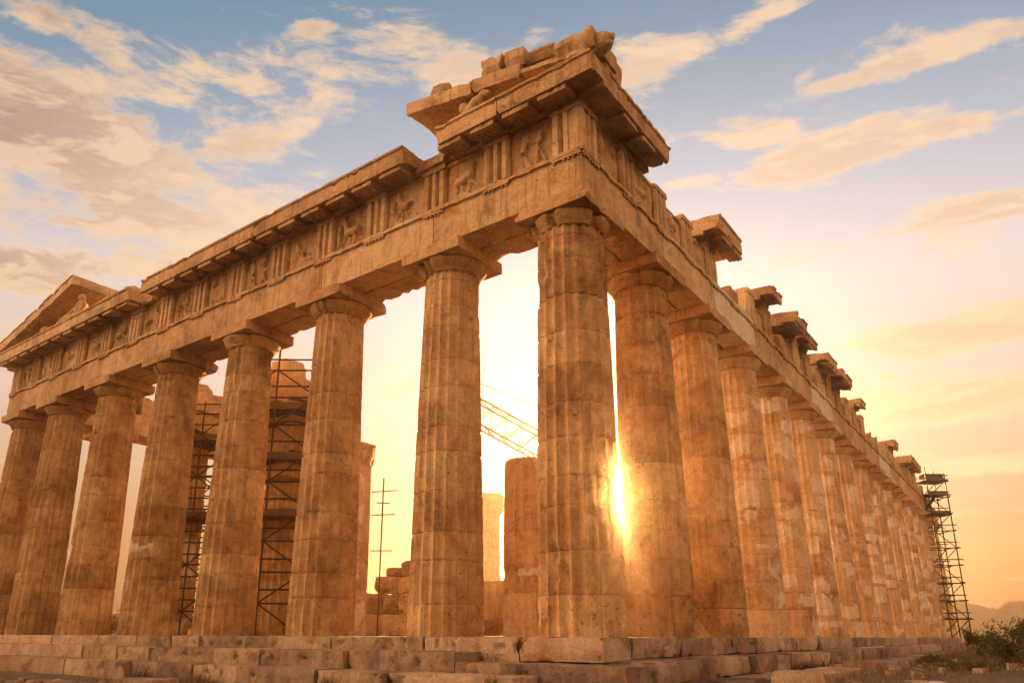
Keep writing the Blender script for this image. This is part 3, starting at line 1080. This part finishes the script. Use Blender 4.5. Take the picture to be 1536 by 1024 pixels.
b.build('gutter_block', M_ENT, temple)
# corner gutter with its lion-head spout
b = MB()
prism(b, [(.35, 13.60), (1.55, 13.60), (1.70, 13.9), (1.66, 14.10), (.35, 14.10)], front, -1.70, -.64, .12, .012, .07, 918)
cg = b.build('gutter_block', M_ENT, temple, angle=24)
b = MB()
L0 = Vector((1.72, -1.28, 13.78))
dr = Vector((.93, -.25, -.02)).normalized()
sd = Vector((-dr.y, dr.x, 0))
up = Vector((0, 0, 1))
limb(b, L0 - dr * .15, L0 + dr * .10, .27, .25, 3)
ball(b, L0 + dr * .14 + up * .03, (.2, .2, .2))
ball(b, L0 + dr * .30 - up * .03, (.13, .12, .10))
ball(b, L0 + dr * .25 - up * .16, (.11, .10, .05))
ball(b, L0 + dr * .40 + up * .005, (.05, .07, .05))
for q in (1, -1):
    ball(b, L0 + dr * .24 + sd * .10 * q + up * .10, (.05, .05, .045))
    ball(b, L0 + dr * .02 + sd * .19 * q + up * .18, (.06, .06, .08))
lion = fuse(b.build('lion_head_spout', M_ENT, cg), .022)
b = MB()
stone(b, (1.45, -.45, 13.78), (.42, 1.0, .62), 921, (0, .12, .05), .11, .03, .09)
b.build('acroterion_base', M_ENT, temple)
# tympanum stub and the horse figure under the raking course
b = MB()
prism(b, rect(-.35, .25, ZG - .02, 14.34), front, 2.1, 4.35, .16, .02, .08, 925, cut1=.15)
b.build('tympanum_block', M_ENT, temple)
b = MB()
bx = Vector((-1.9, -1.45, 13.62))
limb(b, bx + Vector((-.35, .1, -.05)), bx + Vector((.0, 0, .12)), .22, .2)
limb(b, bx + Vector((0, 0, .12)), bx + Vector((.25, -.05, .28)), .16, .11)
limb(b, bx + Vector((.25, -.05, .30)), bx + Vector((.45, -.12, .16)), .11, .07)
ball(b, bx + Vector((-.45, -.02, .16)), (.16, .14, .15))
fuse(b.build('horse_head_figure', M_ENT, temple), .03)

# ---- pediment remains, left corner
rl = tilt(front, -.235, 32.5)
edges = [25.0, 26.6, 28.4, 30.3, 32.6]
for k in range(4):
    b = MB()
    b.cur_tone = rng.uniform(-.3, .4)
    prism(b, [(-.9, 13.55), (1.45, 13.55), (1.5, 13.50), (1.62, 13.50), (1.62, 13.92), (1.66, 13.95), (-.9, 13.98)], rl, edges[k], edges[k + 1] - .01, .18, .012, .07, 930 + k)
    b.build('raking_cornice', M_ENT, temple, angle=24)
for k, s in enumerate((25.9, 27.1, 28.9, 30.2, 31.6)):
    b = MB()
    prism(b, rect(1.1, 1.60, 13.96, 14.10), rl, s, s + .8, .15, .02, .07, 940 + k)
    b.build('gutter_block', M_ENT, temple)
for k, (s, wd, hh) in enumerate(((23.9, 1.7, 1.35), (22.5, 1.1, .62), (20.7, .9, .55), (21.6, .7, .32))):
    b = MB()
    stone(b, (-s, .1 if k == 0 else -.75, ZG + hh / 2 - .02), (wd, .9, hh), 950 + k, (0, .04 * k, .1 * k), .16, .06, .14)
    b.build('tympanum_block', M_ENT, temple)
b = MB()
prism(b, rect(-.75, -.3, ZG - .02, 14.3), front, 25.6, 30.2, .25, .03, .08, 957)
b.build('tympanum_block', M_ENT, temple)
# seated figure
b = MB()
f0 = Vector((-25.1, -1.0, ZG))
limb(b, f0 + Vector((0, 0, .35)), f0 + Vector((-.05, .05, .95)), .30, .27)
ball(b, f0 + Vector((-.05, 0, 1.35)), (.17, .18, .21))
limb(b, f0 + Vector((0, 0, .3)), f0 + Vector((-.7, -.25, .42)), .22, .17)
limb(b, f0 + Vector((-.7, -.25, .42)), f0 + Vector((-.9, -.25, .03)), .16, .11)
limb(b, f0 + Vector((.2, 0, .95)), f0 + Vector((.42, -.15, .4)), .12, .09)
limb(b, f0 + Vector((-.3, 0, .95)), f0 + Vector((-.6, -.25, .6)), .12, .08)
ball(b, f0 + Vector((.1, .1, .2)), (.5, .4, .28))
fuse(b.build('seated_figure', M_ENT, temple), .05)
for k, (s, wd) in enumerate(((27.2, 1.6), (28.8, 1.2))):
    b = MB()
    c = Vector((-s, -.9, ZG + .2))
    limb(b, c + Vector((-wd / 2, 0, 0)), c + Vector((wd / 2, -.2, .22)), .2, .26)
    limb(b, c + Vector((wd / 2, -.1, .2)), c + Vector((wd / 2 + .1, 0, .5)), .16, .1)
    fuse(b.build('reclining_figure', M_ENT, temple), .05)

# ---- south flank entablature seen through the colonnade
for k, (a0, a1, top) in enumerate(((.3, 5.0, 12.7), (5.02, 9.2, 12.6), (9.22, 13.6, 12.3), (13.62, 15.4, 12.75))):
    b = MB()
    prism(b, rect(-.8, .8, ZT + .003, top), south, a0, a1, .3, .03, .16, 970 + k, cut1=.3)
    b.build('frieze_wall', M_ENT, temple)

# ---- steps: three courses of worn blocks, thinner along the front than at the corner and flank
FRONT_Z = ((0, -.53), (-.31, -.96), (-.70, -1.30))
CORNER_Z = ((0, -.475), (-.49, -.93), (-.93, -1.3))
FLANK_Z = ((0, -.42), (-.43, -.85), (-.85, -1.25))
for L in range(3):
    oL = 1.12 + .90 * L
    depth = 1.15
    stp = bpy.data.objects.new('step', None)
    COL.objects.link(stp)
    stp.parent = temple
    r = random.Random(1200 + L)
    for fr, s, end, off in ((front, -oL, 33.0 + L, 0), (flank, -oL + depth, 68.5 + L, 500)):
        k = 0
        while s < end:
            ln = r.uniform(1.4, 3.4) * (1 if s < 16 else (1.6 if s < 32 else 3))
            zt, zb = FLANK_Z[L]
            if off == 0:
                zt, zb = FRONT_Z[L]
                if k == 0:
                    zt, zb = CORNER_Z[L]
                    ln = (2.05, 4.0, 2.8)[L]
            e = min(end, s + ln)
            d0 = r.uniform(-.05, .05) * (1 + L * .8)
            zz = -.002 - r.random() * .004 if L == 0 else r.uniform(-.03, .005)
            dp = depth + (.03 if k == 0 and off == 0 else 0)
            b = MB()
            b.cur_tone = r.uniform(-.6, .6)
            near = s < 14
            prism(b, [(oL - dp, zb - .015), (oL + d0 - .03, zb - .015), (oL + d0 + .012, zt - .19), (oL + d0, zt + zz), (oL - dp, zt + zz)],
                  fr, s + .012, e - .012, .075 if near else .2, .026, .13, 1000 + L * 40 + k + off, reach=.13, minround=.02)
            b.build('step_block', M_STEP, stp, angle=40)
            s = e
            k += 1
b = MB()
box(b, -32.0, .13, .0 - .13, 69.0, -.40, -.006)
b.build('temple_floor', M_STEP, temple)

# ------------------------------------------------------------ ruins standing inside the temple
def at(s): return s


def broken_column(name, label, cat, x, y, h, R0, R1, seed, mat, patch, drums, rough, group=None, extra=None):
    t = empty(name, (x, y, 0), label, cat, group)
    b = MB()
    shaft_mesh(b, 0, 0, 0, h, R0, R1, seed, .12, drums, patch, rough_top=rough, wear=1.2)
    b.build('column_shaft', mat, t, angle=32)
    return t


broken_column('broken_column', 'thick broken column stump with pale patched drums behind the front columns, crane boom above it', 'column',
              -4.62, 4.95, 5.45, .86, .80, 2001, M_FLANK, .55, 5, .12)
t = broken_column('patched_column', 'slender fluted column with a long new white section and a battered stone on top', 'column',
                  -13.25, 5.2, 6.5, .84, .76, 2007, M_FLANK, .9, 4, .05)
b = MB()
stone(b, (.15, .1, 6.95), (1.2, 1.1, .95), 2009, (.1, .1, .4), .14, .1, .2)
b.build('capping_stone', M_RUIN, t)

# lone small column with capital, far inside
t = empty('lone_column', (-24.9, 30.2, 0), 'lone weathered column with capital and a block on top, far inside the temple', 'column')
b = MB()
shaft_mesh(b, 0, 0, 0, 8.7, .80, .66, 2015, .16, 7, .3, wear=1.4)
b.build('column_shaft', M_FLANK, t, angle=32)
b = MB()
lathe(b, 0, 0, [(.66, 8.68), (.72, 8.8), (.95, 9.05), (1.0, 9.2), (.9, 9.3)], 2016, 48)
b.build('capital', M_FLANK, t)
b = MB()
stone(b, (.1, 0, 9.85), (1.5, 1.5, 1.1), 2017, (0, .03, .3), .2, .07, .16)
b.build('top_block', M_FLANK, t)

# pier of inner porch: column, capital, and ragged blocks
t = empty('stone_pier', (-16.9, 4.9, 0), 'massive dark inner pier of stacked marble blocks wrapped by scaffolding', 'pier')
b = MB()
shaft_mesh(b, 0, 0, 0, 6.2, .92, .84, 2021, .12, 6, .1, wear=1.5)
b.build('column_shaft', M_RUIN, t, angle=32)
for k, (x, y, z, sx, sy, sz) in enumerate(((.1, 0, 6.75, 2.1, 2.0, 1.05), (-.1, .1, 7.95, 2.3, 1.9, 1.3), (.1, 0, 9.1, 1.7, 1.8, .95), (-.05, 0, 10.1, 2.2, 1.9, 1.0), (-.55, .1, 11.15, 1.1, 1.4, 1.1), (-1.3, .4, 3.0, 1.0, 1.4, 6.0))):
    b = MB()
    b.cur_tone = rng.uniform(-.5, .5)
    stone(b, (x, y, z), (sx, sy, sz), 2030 + k, (0, 0, .05 * k), .18, .09, .2)
    b.build('pier_block', M_RUIN, t)
# second inner column hidden in scaffolding
t = empty('scaffolded_column', (-25.0, 5.3, 0), 'inner column behind scaffolding bars with rough blocks on its top', 'column')
b = MB()
shaft_mesh(b, 0, 0, 0, 9.6, .86, .72, 2041, .16, 9, .3, wear=1.2)
b.build('column_shaft', M_COL, t, angle=32)
for k, (x, z, sx, sz) in enumerate(((0, 10.1, 2.2, 1.0), (.3, 11.1, 1.9, 1.0), (-.6, 12.1, .9, 1.0))):
    b = MB()
    stone(b, (x, 0, z), (sx, 1.7, sz), 2044 + k, (0, 0, .1 * k), .2, .08, .18)
    b.build('top_block', M_COL, t)

# low walls and rubble: each block a thing
BLK = [
    (-17.6, 11.0, .48, 2.6, .9, .95, 'long squared block at the foot of the rubble heap, left of the second front column'),
    (-15.2, 10.6, .46, 1.9, .9, .90, 'squared block with a dark lower corner beside the long block under the rubble'),
    (-17.9, 11.6, 1.45, 1.5, .9, .95, 'rough brown block low on the left side of the rubble heap'),
    (-16.6, 11.5, 1.40, 1.2, .9, .9, 'rounded tan boulder in the middle of the rubble heap'),
    (-15.4, 11.4, 1.38, 1.3, .9, .95, 'orange boulder at the right of the rubble heap beside the second column'),
    (-17.3, 11.8, 2.35, 1.5, .9, .8, 'flat slab lying across the top of the rubble heap'),
    (-16.0, 11.9, 2.25, 1.1, .8, .8, 'small upright stone on the right shoulder of the rubble heap'),
    (-16.3, 12.2, 3.05, .95, .7, .8, 'pointed boulder at the very top of the rubble heap'),
    (-17.2, 12.0, 2.95, 1.0, .6, .45, 'hollowed round stone resting on the flat slab of the rubble heap'),
    (-10.4, 11.2, 1.15, 1.7, .9, 2.2, 'tall cracked wall block between the second front column and the broken stump'),
    (-9.0, 11.4, 1.05, 1.2, .9, 2.0, 'narrower upright wall block close beside the broken stump'),
    (-9.6, 10.2, .30, 2.0, .8, .55, 'low dark kerb block lying in front of the cracked wall blocks'),
    (-8.6, 5.6, .10, .9, .5, .18, 'thin flat stone chip lying on the floor beside the second front column'),
    (-24.2, 7.6, .55, 2.0, 1.2, 1.0, 'pale chunky block at the foot of the left scaffolding'),
    (-23.4, 6.7, 1.30, 1.1, .9, .8, 'whitish curved fragment on top of the chunky block by the left scaffolding'),
    (-17.6, 2.9, .14, 2.4, .6, .26, 'low pale sill stone at the foot of the dark inner pier'),
]
for k, (x, y, z, sx, sy, sz, lab) in enumerate(BLK):
    b = MB()
    b.cur_tone = rng.uniform(-.6, .6)
    sq = 'squared' in lab or 'kerb' in lab or 'sill' in lab or 'wall block' in lab
    stone(b, (0, 0, 0), (sx, sy, sz), 2100 + k, (0, 0 if sq else rng.uniform(-.12, .12), .64 + rng.uniform(-.15, .15)), .14, .04 if sq else .15, .09 if sq else .36)
    o = b.build('stone_block', M_RUIN)
    o.location = (x, y, z)
    tag(o, lab, 'stone block', 'fallen and stacked blocks inside the temple')


# ------------------------------------------------------------ scaffolding
def scaffold(label, x, y, z, rot, wx, wy, h, lifts, decks, group, over=1.2, r=.032, extra_deck=.25, brace=True, bays=1):
    t = empty('scaffold_tower', (x, y, z), label, 'scaffolding', group)
    t.rotation_euler = (0, 0, rot)
    rr = random.Random(int(abs(x * 31 + y)))
    xs = [wx * (i / bays - .5) for i in range(bays + 1)]
    for px in xs:
        for py in (-wy / 2, wy / 2):
            b = MB()
            tube(b, (px, py, 0), (px + rr.uniform(-.03, .03), py, h + over * rr.uniform(.5, 1.1)), r)
            b.build('pole', M_STEEL, t)
    n = lifts
    for k in range(1, n + 1):
        zz = h * k / n
        for py in (-wy / 2, wy / 2):
            for dz in (0, .5):
                b = MB()
                tube(b, (-wx / 2 - .3 * rr.random(), py + .04, zz + dz), (wx / 2 + .45 * rr.random(), py + .04, zz + dz + rr.uniform(-.03, .03)), r * .85)
                b.build('ledger', M_STEEL, t)
        for px in (xs[0], xs[-1]):
            b = MB()
            tube(b, (px + .05, -wy / 2 - .3, zz + .06), (px + .05, wy / 2 + .3, zz + .06), r * .85)
            b.build('ledger', M_STEEL, t)
        if brace:
            for py in (-wy / 2, wy / 2):
                for i in range(bays):
                    b = MB()
                    a0, a1 = (xs[i], xs[i + 1]) if (k + i) % 2 else (xs[i + 1], xs[i])
                    tube(b, (a0, py - .05, zz - h / n), (a1, py - .05, zz), r * .75)
                    b.build('brace', M_STEEL, t)
    for zz in decks:
        b = MB()
        m = max(3, int(wy / .26))
        for i in range(m):
            y0 = -wy / 2 + wy * i / m
            box(b, -wx / 2 - extra_deck * rr.uniform(.4, 1), wx / 2 + extra_deck * rr.uniform(.4, 1.3), y0 + .01, y0 + wy / m - .01, zz, zz + .055)
        box(b, -wx / 2, wx / 2, -wy / 2 - .05, -wy / 2 - .01, zz + .06, zz + .30)
        b.build('deck', M_PLANK, t)
    return t


YAW = .64
scaffold('scaffold tower with stepped decks clasping the dark inner pier between two front columns', -16.9, 4.5, 0, YAW, 3.4, 3.0, 10.6, 9, (4.5, 6.8, 8.9), 'scaffolding inside the temple', 1.4, .042, .5, True, 2)
scaffold('narrow scaffolding of crossed bars in the gap left of the dark inner pier', -23.6, 5.3, 0, YAW, 2.6, 2.2, 10.2, 10, (8.9, 5.2), 'scaffolding inside the temple', .6, .04, .1, True, 2)
tw = scaffold('tall slender scaffold tower with dark plank decks at the far right end of the flank', 1.55, 58.6, 0, .64, 1.6, 1.5, 12.9, 9, (10.0, 11.7, 12.85), None, 1.2, .05, .3)
b = MB()
tube(b, (-1.1, 0, 10.1), (.2, 0, 11.7), .13)
b.build('brace', M_STEEL, tw)
b = MB()
box(b, -.6, 1.0, -.3, .5, 13.25, 13.6)
b.build('planks', M_PLANK, tw)

t = empty('scaffold_mast', (-15.95, 9.7, 0), 'single thin scaffold pole with short cross bars standing against the bright sky', 'scaffold pole')
b = MB()
tube(b, (0, 0, 0), (0, 0, 7.1), .032)
b.build('pole', M_STEEL, t)
for zz, l in ((3.7, .9), (5.35, 1.0), (6.45, 1.1), (5.9, .5)):
    b = MB()
    tube(b, (-l * .6, -.1, zz + .05), (l * .7, .1, zz), .024)
    b.build('cross_bar', M_STEEL, t)

# ------------------------------------------------------------ crane
P0, P1 = Vector((-20.27, 17.34, 14.75)), Vector((-13.0, 24.7, 9.4))
ax = (P1 - P0).normalized()
sd = ax.cross(Vector((0, 0, 1))).normalized()
upv = sd.cross(ax).normalized()
t = empty('lattice_crane', (P1.x, P1.y, 0), 'yellow lattice crane boom slanting down behind the front columns', 'crane')


def lb(b, p, q, r):
    tube(b, p - Vector((P1.x, P1.y, 0)), q - Vector((P1.x, P1.y, 0)), r, 6)


b = MB()
L = (P1 - P0).length
n = 11
h, wdt = .72, .5
for (a, c) in ((1, 1), (1, -1), (-1, 1), (-1, -1)):
    lb(b, P0 + upv * h * a + sd * wdt * c, P1 + upv * h * a + sd * wdt * c, .055)
for k in range(n):
    q0, q1 = P0 + ax * L * k / n, P0 + ax * L * (k + 1) / n
    qm = (q0 + q1) / 2
    for c in (1, -1):
        lb(b, q0 + upv * h + sd * wdt * c, qm - upv * h + sd * wdt * c, .028)
        lb(b, qm - upv * h + sd * wdt * c, q1 + upv * h + sd * wdt * c, .028)
    for a in (1, -1):
        lb(b, q0 + upv * h * a + sd * wdt, q1 + upv * h * a - sd * wdt, .03)
b.build('boom', M_CRANE, t)
b = MB()
lb(b, P0 + upv * 1.4, P1 + upv * 3.0 + ax * 1.0, .025)
b.build('hoist_cable', M_STEEL, t)
b = MB()
for (a, c) in ((.6, .6), (.6, -.6), (-.6, .6), (-.6, -.6)):
    tube(b, (a, c, 0), (a, c, P1.z + 2.6), .09)
for k in range(8):
    z0, z1 = k * (P1.z + 2) / 8, (k + 1) * (P1.z + 2) / 8
    for (a, c, e, f) in ((.6, .6, .6, -.6), (.6, -.6, -.6, -.6), (-.6, -.6, -.6, .6), (-.6, .6, .6, .6)):
        tube(b, (a, c, z0), (e, f, z1), .05)
b.build('mast', M_CRANE, t)
b = MB()
box(b, -1.0, .9, -.9, .9, P1.z - 1.9, P1.z + .1)
b.build('cab', M_CRANE, t)


# ------------------------------------------------------------ ground, hills
def gz(x, y):
    base = -1.20 + .05 * nz((x, y, 0), .3, 1) + .03 * nz((x, y, 0), 1.2, 2)
    def ss(a, c, v):
        t = max(0, min(1, (v - a) / (c - a)))
        return t * t * (3 - 2 * t)
    mound = .60 * ss(3.3, 5.8, x) * ss(-11, -6, y) * (1 + .25 * nz((x, y, 3), .5, 4))
    mound += .30 * math.exp(-(((x - 8.6) / 1.6) ** 2 + ((y + 2.0) / 2.4) ** 2)) + .16 * ss(-3, -7, y) * ss(-3, -6, x)
    far = .25 * max(0, min(1, (y - 8) / 30)) * max(0, min(1, (x - 1.5) / 3))
    return base + mound + far


def ground():
    b = MB()
    xs = [-330, -200, -110, -70] + [-45 + 1.5 * i for i in range(28)]
    x = -2.5
    while x < 20: xs.append(x); x += .28
    xs += [24, 30, 40, 70, 130, 230, 330]
    ys = [-330, -200, -120, -60, -30, -22]
    y = -17
    while y < 14: ys.append(y); y += .28
    ys += [16, 19, 23, 28, 34, 42, 52, 65, 80, 110, 200, 330]
    g = [[b.vert((x, y, gz(x, y) if max(abs(x), abs(y)) < 400 else -1.3)) for y in ys] for x in xs]
    for i in range(len(xs) - 1):
        for j in range(len(ys) - 1):
            b.f.append((g[i][j], g[i + 1][j], g[i + 1][j + 1], g[i][j + 1]))
    o = b.build('ground', M_GROUND, angle=60)
    tag(o, kind='structure')


ground()


def hill(dirx, diry, dist, half, h, seed):
    b = MB()
    c = Vector((CAM_POS.x + dirx * dist, CAM_POS.y + diry * dist, -2.5))
    sdv = Vector((diry, -dirx, 0))
    dpt = Vector((dirx, diry, 0))
    n = 60
    rows = []
    for i in range(n + 1):
        u = -1 + 2 * i / n
        row = []
        for j in range(9):
            v = -1 + 2 * j / 8
            prof = max(0, 1 - u * u) ** .8 * max(0, 1 - v * v)
            hh = h * prof * (0.8 + .35 * nz((u * 3, v * 2, seed), 1, 1) + .15 * nz((u * 9, v * 4, seed), 1, 2))
            row.append(b.vert(c + sdv * half * u + dpt * half * .5 * v + Vector((0, 0, hh))))
        rows.append(row)
    for i in range(n):
        for j in range(8):
            b.f.append((rows[i][j], rows[i][j + 1], rows[i + 1][j + 1], rows[i + 1][j]))
    o = b.build('hill', M_HILL, angle=80)
    tag(o, kind='structure')


hill(-.06, 1.0, 270, 37, 14.8, 1)
hill(.18, 1.0, 272, 60, 10.5, 2)
hill(-.90, .42, 265, 76, 11, 3)


# ------------------------------------------------------------ slabs and stones outside
SLABS = [
    (7.5, -4.0, 1.5, 1.3, .2, .12, 'cracked flat paving slab at the lower right beneath the shrub', 0),
    (4.55, 1.2, 3.0, .95, .36, 1.50, 'long low grey slab lying below the flank steps', 0),
    (4.9, 4.6, 2.6, .9, .34, 1.55, 'second low slab further along below the flank steps, half buried', 0),
    (-2.6, -4.3, 2.6, .9, .34, .05, 'large worn slab jutting out in front of the lowest step left of the corner', 0),
    (-4.8, -4.2, 1.9, .6, .22, -.02, 'low pale stone on the ground before the left part of the steps', 0),
    (-8.6, -5.0, 1.6, .7, .2, .1, 'flat grey stone at the lower left foot of the steps', 0),
    (-6.6, -6.0, 1.2, .6, .16, .3, 'small flat stone nearest the lower left corner', 0),
]
for k, (x, y, sx, sy, sz, rot, lab, dz) in enumerate(SLABS):
    b = MB()
    b.cur_tone = rng.uniform(-.5, .5)
    stone(b, (0, 0, 0), (sx, sy, sz), 2300 + k, (0, 0, 0), .11, .035, .10)
    o = b.build('stone_slab', M_STEP)
    o.location = (x, y, gz(x, y) + sz * .32 + dz - (.14 if k == 0 else 0))
    o.rotation_euler = (0, 0, rot)
    tag(o, lab, 'stone slab', 'loose slabs around the steps')
b = MB()
rg = random.Random(5)
for k in range(700):
    x = rg.uniform(-12, 8.5)
    y = rg.uniform(-8.5, -3.4) if x < 3 else rg.uniform(-6, 9)
    s = rg.uniform(.03, .11) * (1 if rg.random() < .85 else 2)
    stone(b, (x, y, gz(x, y) + s * .25), (s * rg.uniform(.8, 1.8), s * rg.uniform(.8, 1.6), s * .8), 2400 + k, (0, 0, rg.uniform(0, 3)), .5, s * .25, s * .4)
tag(b.build('gravel', M_STEP), 'small loose stones strewn on the earth below the steps', kind='stuff')


# ------------------------------------------------------------ plants
def blade(b, p, h, lean, w, th):
    d = Vector((math.cos(th), math.sin(th), 0))
    s = Vector((-d.y, d.x, 0)) * w
    pts = []
    for t in (0, .5, 1.0):
        c = Vector(p) + d * lean * t * t + Vector((0, 0, h * (t - .25 * t * t * lean / max(h, .01))))
        pts.append((c, s * (1 - t * .92)))
    v = []
    for c, ss in pts:
        v.append((b.vert(c - ss), b.vert(c + ss)))
    for i in range(2):
        b.f.append((v[i][0], v[i][1], v[i + 1][1], v[i + 1][0]))


def tuft(x, y, z, r, h, n, mat, label, seed, group='grass tufts on the steps'):
    b = MB()
    q = random.Random(seed)
    for _ in range(n):
        a, d = q.uniform(0, 6.283), r * math.sqrt(q.random())
        blade(b, (d * math.cos(a), d * math.sin(a), 0), h * q.uniform(.45, 1.1), q.uniform(.2, .8) * h, .006 + .004 * q.random(), q.uniform(0, 6.283))
    o = b.build('grass_tuft', mat, smooth=False, recalc=False)
    o.location = (x, y, z)
    tag(o, label, 'grass', group)


TUFTS = [
    (3.05, 6.4, -.86, .50, .36, 420, M_GRASS, 'dense dark green grass tuft on the flank step'),
    (-4.65, -3.0, -1.15, .22, .42, 150, M_GRASS, 'upright green tuft growing against the front steps left of centre'),
    (-9.7, -3.1, -1.15, .45, .35, 220, M_DRY, 'yellowish dry tuft at the lower left foot of the steps'),
    (-12.2, -3.1, -1.15, .25, .45, 120, M_GRASS, 'dark weed against the steps at the far lower left'),
    (.9, -3.2, -1.15, .22, .35, 120, M_DRY, 'dry tuft in the joint beside the large corner slab'),
    (4.3, -.4, -1.1, .5, .22, 260, M_DRY, 'low dry grass patch in front of the flank slabs'),
    (3.5, 2.6, -1.0, .45, .25, 220, M_GRASS, 'greenish grass patch between the flank steps and the low slab'),
    (-.3, -2.95, -.85, .12, .28, 50, M_DRY, 'sparse dry weed on the corner step block'),
]
for k, a in enumerate(TUFTS):
    tuft(*a, seed=60 + k)


def field():
    b = MB()
    q = random.Random(9)
    zones = ((4.2, 9.5, -6.0, 12.0, 15000, .05, .26, 1.0), (3.4, 9.5, 12.0, 40.0, 7000, .10, .40, 1.0),
             (-14.0, -2.0, -8.0, -3.3, 5000, .05, .20, .5), (-2.0, 4.6, -6.5, -3.6, 1200, .04, .16, .5))
    for x0, x1, y0, y1, n, h0, h1, dn in zones:
        for _ in range(n):
            x, y = q.uniform(x0, x1), q.uniform(y0, y1)
            if noise.noise(Vector((x * .9, y * .9, 2))) * .9 + .35 * dn < q.random() * .9: continue
            if 6.5 < x < 8.5 and -4.9 < y < -3.2: continue
            blade(b, (x, y, gz(x, y) - .01), q.uniform(h0, h1), q.uniform(.03, .25), .005 if y < 12 else .012, q.uniform(0, 6.283))
    tag(b.build('dry_grass', M_DRY, smooth=False, recalc=False), 'dry grass covering the slope at the lower right', kind='stuff')


field()


def shrub(name, label, x, y, z, size, seed, density=1.0, mat=None, mat2=None, flat=1.0):
    t = empty(name, (x, y, z), label, 'shrub')
    q = random.Random(seed)
    bb, lf = MB(), MB()

    def grow(p, d, l, r, lev):
        e = p + d * l
        tube(bb, p, e, r, 5, r * .7)
        if lev >= 2:
            for _ in range(int(15 * density)):
                c = p.lerp(e, q.random()) + Vector((q.gauss(0, 1), q.gauss(0, 1), q.gauss(0, 1))) * .03 * size
                n = Vector((q.gauss(0, 1), q.gauss(0, 1), q.gauss(0, 1))).normalized()
                u = n.orthogonal().normalized()
                v = n.cross(u)
                a, w = q.uniform(.016, .036) * size, q.uniform(.007, .013) * size
                i = [lf.vert(c - u * a), lf.vert(c + v * w), lf.vert(c + u * a), lf.vert(c - v * w)]
                lf.f.append(tuple(i))
        if lev < 4:
            for _ in range(3 if lev < 3 else 2):
                nd = (d + Vector((q.gauss(0, .5), q.gauss(0, .5), q.gauss(.08, .35) * flat))).normalized()
                grow(e, nd, l * q.uniform(.62, .9), r * .66, lev + 1)
    for _ in range(7):
        d = Vector((q.gauss(0, .65), q.gauss(0, .65), 1.0 * flat)).normalized()
        grow(Vector((q.gauss(0, .12), q.gauss(0, .12), 0)) * size, d, .26 * size * q.uniform(.7, 1.2), .011 * size, 0)
    bb.build('branches', mat2 or M_TWIG, t, angle=60)
    lf.build('leaves', mat or M_LEAF, t, smooth=False, recalc=False)


shrub('wild_shrub', 'large leafy wild shrub with bare twigs at the right edge', 7.95, -2.4, gz(7.95, -2.4) - .08, .85, 31, .40)
shrub('wild_shrub', 'smaller dark shrub low in front of the scaffold tower, left of the large shrub', 6.3, 16.5, gz(6.3, 16.5), 1.0, 37, .8)
shrub('wild_shrub', 'low straggly bush of pale dry stems below the large shrub', 7.3, -1.9, gz(7.3, -1.9) - .05, .5, 41, .35, M_DRY, None, .7)
shrub('wild_shrub', 'dark low bush in the dry grass just left of the large shrub', 6.7, 2.2, gz(6.7, 2.2) - .1, .42, 47, .7, None, None, .7)
shrub('wild_shrub', 'low green bush farther along the slope below the flank columns', 5.6, 8.0, gz(5.6, 8.0) - .1, .42, 53, .7, None, None, .7)
shrub('wild_shrub', 'bare reddish bushes seen between the two left front columns against the horizon', -42.0, 10.0, -1.2, 3.2, 43, .3, M_DRY)


# ------------------------------------------------------------ evening haze
def haze():
    b = MB()
    box(b, -335, 335, -335, 335, -6, 34)
    m = bpy.data.materials.new('evening_haze')
    m.use_nodes = True
    t = NT(m.node_tree)
    t.n.clear()
    out = t.new('ShaderNodeOutputMaterial')
    v = t.new('ShaderNodeVolumePrincipled')
    v.inputs['Color'].default_value = (1.0, 0.86, 0.70, 1)
    v.inputs['Density'].default_value = HAZE_DENSITY
    v.inputs['Anisotropy'].default_value = 0.95
    t.l.new(v.outputs[0], out.inputs['Volume'])
    o = b.build('haze', m, smooth=False)
    tag(o, kind='stuff')


HAZE_DENSITY = 0.0013
haze()
